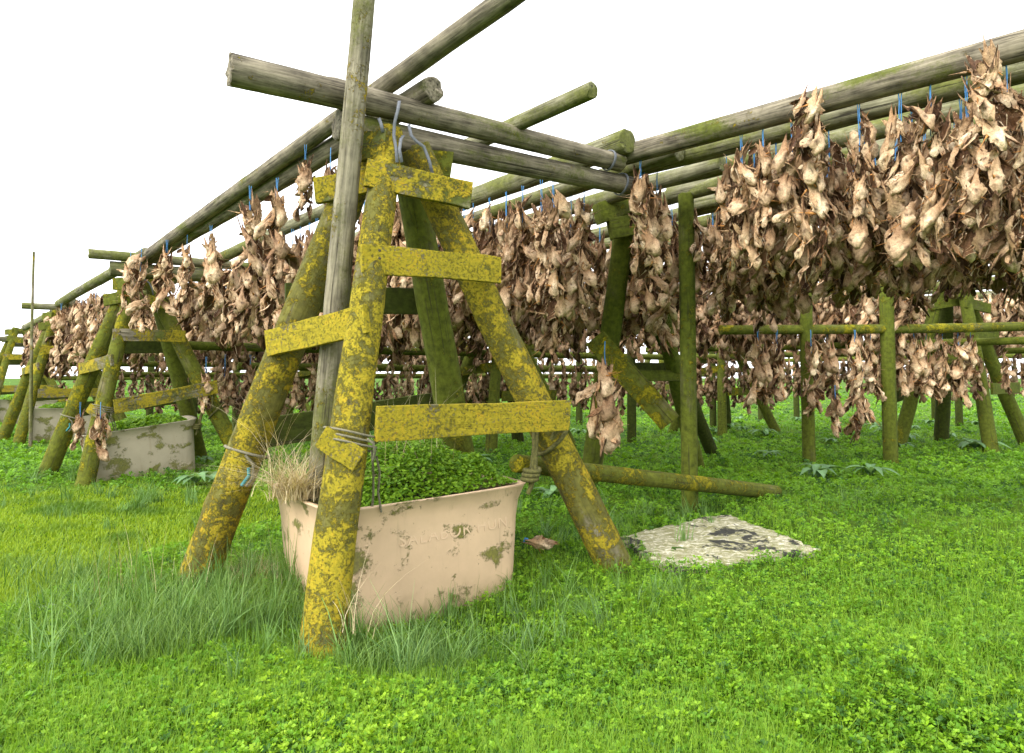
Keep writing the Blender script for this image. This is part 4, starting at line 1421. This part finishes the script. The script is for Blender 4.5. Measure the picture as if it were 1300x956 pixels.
# --- the ones one can point at
EXPL = [  # (px, py of cord top, D, template, cord, scale, yaw, label)
    (388, 186, 5.55, 6, 0, 0.62, 0.4, 'small bunch of fish heads nearest the tall pole under the left log'),
    (420, 190, 5.45, 6, 0, 0.6, 2.0, 'pale fish heads hanging at the trestle top just left of the tall pole'),
    (318, 238, 6.55, 2, 0, 0.98, 1.0, 'long pale bunch of fish heads hanging free under the left log'),
    (352, 228, 6.15, 0, 0, 0.95, 2.7, 'brown bunch of fish heads between the long pale bunch and the left leg'),
    (268, 288, 7.75, 3, 0, 0.9, 0.2, 'third bunch of fish heads from the left leg under the left log'),
    (238, 300, 8.5, 0, 0, 0.85, 1.9, 'tattered bunch with dangling orange fins above the mossy cream tub'),
    (212, 306, 8.9, 3, 0, 0.95, 3.9, 'cream bunch of fish heads just right of the first trestle behind'),
    (180, 312, 9.5, 5, 0, 0.92, 2.2, 'bunch of fish heads in front of the top of the first trestle behind'),
    (166, 318, 9.8, 1, 0, 0.9, 5.2, 'bunch of fish heads over the crossbeam ends of the first trestle behind'),
    (134, 364, 11.2, 4, 0, 0.85, 1.2, 'bunch of fish heads just left of the first trestle behind'),
    (122, 370, 11.6, 1, 0, 0.85, 3.1, 'bunch of fish heads two left of the first trestle behind'),
    (104, 376, 12.4, 5, 0, 0.85, 4.4, 'bunch of fish heads three left of the first trestle behind'),
    (78, 386, 13.6, 6, 0, 0.85, 0.9, 'small bunch of fish heads on the crossbeam right of the thin stick'),
    (768, 436, 7.4, 10, 1, 1.35, 1.3, 'bunch of fish heads tied to the dangling broken plank'),
    (102, 512, 8.7, 6, 0, 0.55, 0.3, 'pale fish heads on the outer leg of the first trestle behind'),
    (128, 512, 8.55, 6, 0, 0.72, 2.3, 'fish heads hanging on a blue cord inside the leg of the first trestle behind'),
    (262, 455, 10.2, 6, 1, 0.75, 1.1, 'dark bunch of fish heads on the slanting board right of the cream tub'),
    (286, 452, 10.9, 3, 1, 0.85, 2.8, 'bunch of fish heads hanging low right of the cream tub'),
    (318, 452, 11.5, 6, 1, 0.9, 4.0, 'bunch of fish heads hanging low close to the left leg'),
    (962, 420, 10.85, 3, 0, 1.2, 0.6, 'wide pale bunch near the left tip of the low pole'),
    (986, 420, 10.95, 3, 0, 1.1, 2.6, 'brown bunch second from the left tip of the low pole'),
    (1029, 420, 10.9, 5, 0, 1.05, 4.6, 'narrow long bunch covering the left post of the low pole'),
    (1060, 490, 11.1, 6, 0, 0.85, 0.6, 'dark bunch hanging lowest between the two right posts'),
    (1085, 420, 11.25, 4, 0, 1.25, 3.6, 'longest bunch on the low pole between the two right posts'),
    (1246, 60, 4.30, 2, 0, 0.9, 0.0, 'pale fish heads slung over the front right log and hanging far down'),
    (1030, 108, 4.97, 9, 0, 1.0, 2.2, 'fish heads slung over the top of the front right log'),
]
BL = set()
for (px, py, D, ti, ci, sc, yaw, lab) in EXPL:
    put_bunch(P(px, py, D), ti, ci, yaw, sc, lab, GB, True, 'slung' not in lab)
    n_bunch += 1
for i, px in enumerate((1050, 1105, 1122, 1142, 1160, 1176, 1196, 1216, 1232)):
    put_bunch(P(px, 419, 10.85 + (px - 915) * 0.0037), (3, 1, 7, 0)[i % 4], 0, i * 1.7, (1.0, 0.9, 1.05, 0.85, 1.1)[i % 5], 'fish head bunch in the crowded right half of the low pole', 'bunches crowded on the low pole', True, True)
    n_bunch += 1

# --- the curtains
cand = []
def cand_line(fn, t0, t1, step, zfn, row, lenf=1.0):
    t = t0 + random.uniform(0, step)
    while t < t1:
        p = fn(t); p.z = zfn(t) - 0.08
        cand.append((p, row, lenf)); t += step * random.uniform(0.65, 1.35)


for i, (o0, z, off) in enumerate(RLINES):
    cand_line(lambda t, o0=o0: o0 + dR * t, 0.12 if off < 4 else -4.0, 5.2 + off * 0.8, 0.25 if off < 3 else 0.175, lambda t, z=z: z + RISE * max(t, 0), ('R', i))
for s, t0 in [(0.86, 1.6), (1.9, 0.7)] + [(s, 0.1) for s in LEFT_S]:
    cand_line(lambda t, s=s: linept(s, t), t0, 14, 0.24, sag, ('L', s))
cand_line(lambda t: linept(-0.22, t), 10, 19, 0.26, sag, ('A', 0))
for j, (a, b) in enumerate(LOWROWS):
    n = (b - a).length
    dd = (b - a).normalized()
    cand_line(lambda t, a=a, dd=dd: a + dd * t, 0.6, n, 0.36, lambda t, a=a: a.z, ('W', j), 0.72)

items = []
for p, row, lenf in cand:
    if p.y < 3.6: continue
    u, v_, D = proj(p)
    if u < -60 or u > 1360: continue
    if abs(u - 876) < 24 + 60 / D * 1.6 and D < 7.4: continue
    if 742 < u < 802 and 6.1 < D < 7.8: continue
    items.append((D, p, row, lenf))
items.sort(key=lambda q: q[0])
CELL = 10
cov = np.zeros((int(H / CELL) + 4, int(W / CELL) + 4), dtype=np.int16)
kept = []
for D, p, row, lenf in items:
    ti = random.randrange(8); ci = random.choice([0, 0, 0, 1, 1, 2]) if row[0] != 'W' else 0
    sc = random.uniform(0.85, 1.08) * (lenf if row[0] == 'W' else 1.0)
    u = proj(p)[0]
    if row[0] == 'L' and u > 1003 and D < 13.5: continue
    if row[0] == 'R' and 7 < RLINES[row[1]][2] < 11 and u > 1165: continue
    if (row[0] == 'R' and RLINES[row[1]][2] < 3) or (row[0] == 'L' and u > 860 and D < 11):
        ci = random.choice([0, 0, 1])
        lim = (2.50 if u < 900 else 2.10 if u < 1120 else 1.85) + random.gauss(0, 0.09)
        avail = p.z - CORD_H[ci] * 0.9 - lim
        ti = min(range(len(TPL)), key=lambda k: abs(TPL[k][1] + 0.24 - avail) + 0.05 * random.random())
        sc = random.uniform(0.80, 0.98)
    ln = TPL[ti][1] * sc + 0.2
    h = CORD_H[ci] * 0.9
    u0, v0, _ = proj(p - Vector((0, 0, h))); u1, v1, _ = proj(p - Vector((0, 0, h + ln)))
    hw = 0.13 * sc * FPX / D
    x0, x1 = int(max(0, (u0 - hw) / CELL)), int(min(W / CELL, (u0 + hw) / CELL)) + 1
    y0, y1 = int(max(0, v0 / CELL)), int(min(H / CELL, v1 / CELL)) + 1
    if x1 <= x0 or y1 <= y0: continue
    blk = cov[y0:y1, x0:x1]
    vis = (blk < 4).mean() if blk.size else 0
    area = vis * (u0 + hw - (u0 - hw)) * (v1 - v0)
    if vis < 0.07: continue
    blk += 1
    kept.append((area, D, p, row, ti, ci, sc))
kept.sort(key=lambda q: -q[0])
BUDGET = 296 - n_bunch
rowlab = {0: 'tan fish head bunch hanging from the front log of the right rack', 1: 'tan fish head bunch hanging from the second log of the right rack', 2: 'tan fish head bunch hanging from the third log of the right rack',
          3: 'tan fish head bunch hanging from the fourth log of the right rack', 4: 'tan fish head bunch hanging from the fifth log of the right rack'}
ORD = ['first', 'second', 'third', 'fourth', 'fifth', 'sixth', 'seventh', 'eighth', 'ninth', 'tenth', 'eleventh', 'twelfth', 'thirteenth', 'fourteenth', 'fifteenth', 'sixteenth', 'seventeenth', 'eighteenth', 'nineteenth', 'twentieth']
front = sorted([q for q in kept[:BUDGET] if q[3] == ('R', 0)], key=lambda q: proj(q[2])[0])
front_lab = {id(q): f'{ORD[min(i, 19)]} bunch from the crossbeam tips along the front log of the right rack' for i, q in enumerate(front)}
nobj = 0
for q in kept[:BUDGET]:
    area, D, p, row, ti, ci, sc = q
    if id(q) in front_lab: lab, grp = front_lab[id(q)], GB
    elif row[0] == 'R': lab, grp = (rowlab[row[1]] if row[1] in rowlab else 'brown fish head bunch in the dense curtain at the back of the right rack'), (f'bunches of right rack row {ORD[row[1]]}' if row[1] in rowlab else 'curtain bunches at the back of the right rack')
    elif row[0] == 'W': lab, grp = 'short fish head bunch hanging from a low pole deep in the racks', 'bunches on the low poles'
    elif row[0] == 'A': lab, grp = 'fish head bunch on the far part of the left log row', 'bunches far along the left row'
    elif row[1] < 2: lab, grp = 'fish head bunch hanging from the inner logs of the left row', 'bunches of the left inner rows'
    else: lab, grp = 'brown fish head bunch in the dense curtain seen behind the big trestle', 'curtain bunches behind the big trestle'
    det = D < 9.0 and row[0] != 'W'
    put_bunch(p, ti, ci, random.uniform(0, 6.28), sc, lab, grp, det, True)
    nobj += 1
# the remaining bunches, smallest in the picture, as one mass
rest = kept[BUDGET:]
Vs, Fs, Cs, o = [], [], [], 0
for area, D, p, row, ti, ci, sc in rest:
    v, f, c = JLO[ti]
    a = random.uniform(0, 6.28); ca, sa = math.cos(a), math.sin(a)
    R = np.array([[ca, -sa, 0], [sa, ca, 0], [0, 0, 1]]) * sc
    Vs.append(v @ R.T + np.array([p.x, p.y, p.z - CORD_H[ci] * 0.9])); Fs.append(f + o); Cs.append(c * random.uniform(0.8, 1.15)); o += len(v)
if Vs:
    tag(link('dried_fish_heads', np_mesh('dried_fish_heads', np.concatenate(Vs), np.concatenate(Fs), None, M_FISH, np.concatenate(Cs), smooth=True)),
        'mass of dried fish heads hanging deep in the racks beyond the nearer bunches', 'fish heads', kind='stuff')
print('BUNCH kept', len(kept), 'objects', nobj + n_bunch, 'rest', len(rest), 'cand', len(items))

# fallen head on the grass
hp = PG(688, 692, 0.14)
e = empty('fallen_fish_head', hp, 'single pale fish head with blue string lying in the grass beside the tub', 'fish head')
bpy.context.view_layer.update()
q = link('head_skin', HEADS[3], e); q.matrix_local = Matrix.Translation((-0.09, 0, 0.03)) @ Matrix.Rotation(math.radians(-80), 4, 'Y') @ Matrix.Scale(0.8, 4)
V, F = tube_geom([(-0.11, -0.02, 0.05), (-0.13, -0.03, 0.06), (-0.14, -0.01, 0.03)], 0.008, 6)
q = link('string', np_mesh('string', V, F, None, M_BLUE), e); q.matrix_local = Matrix.Identity(4)

# wire ties round the right tips of the crossbeams
for beam, p0, p1, r in ((XB[0], xb_up0, xb_up1, 0.085), (XB[1], xl0, xl1, 0.095)):
    ax = p1 - p0
    add_tubes('wire_tie', [loops(p0.lerp(p1, 0.955), ax, r, 2, 0.012, 0.01, 8)], 0.006, M_STRAP, beam)
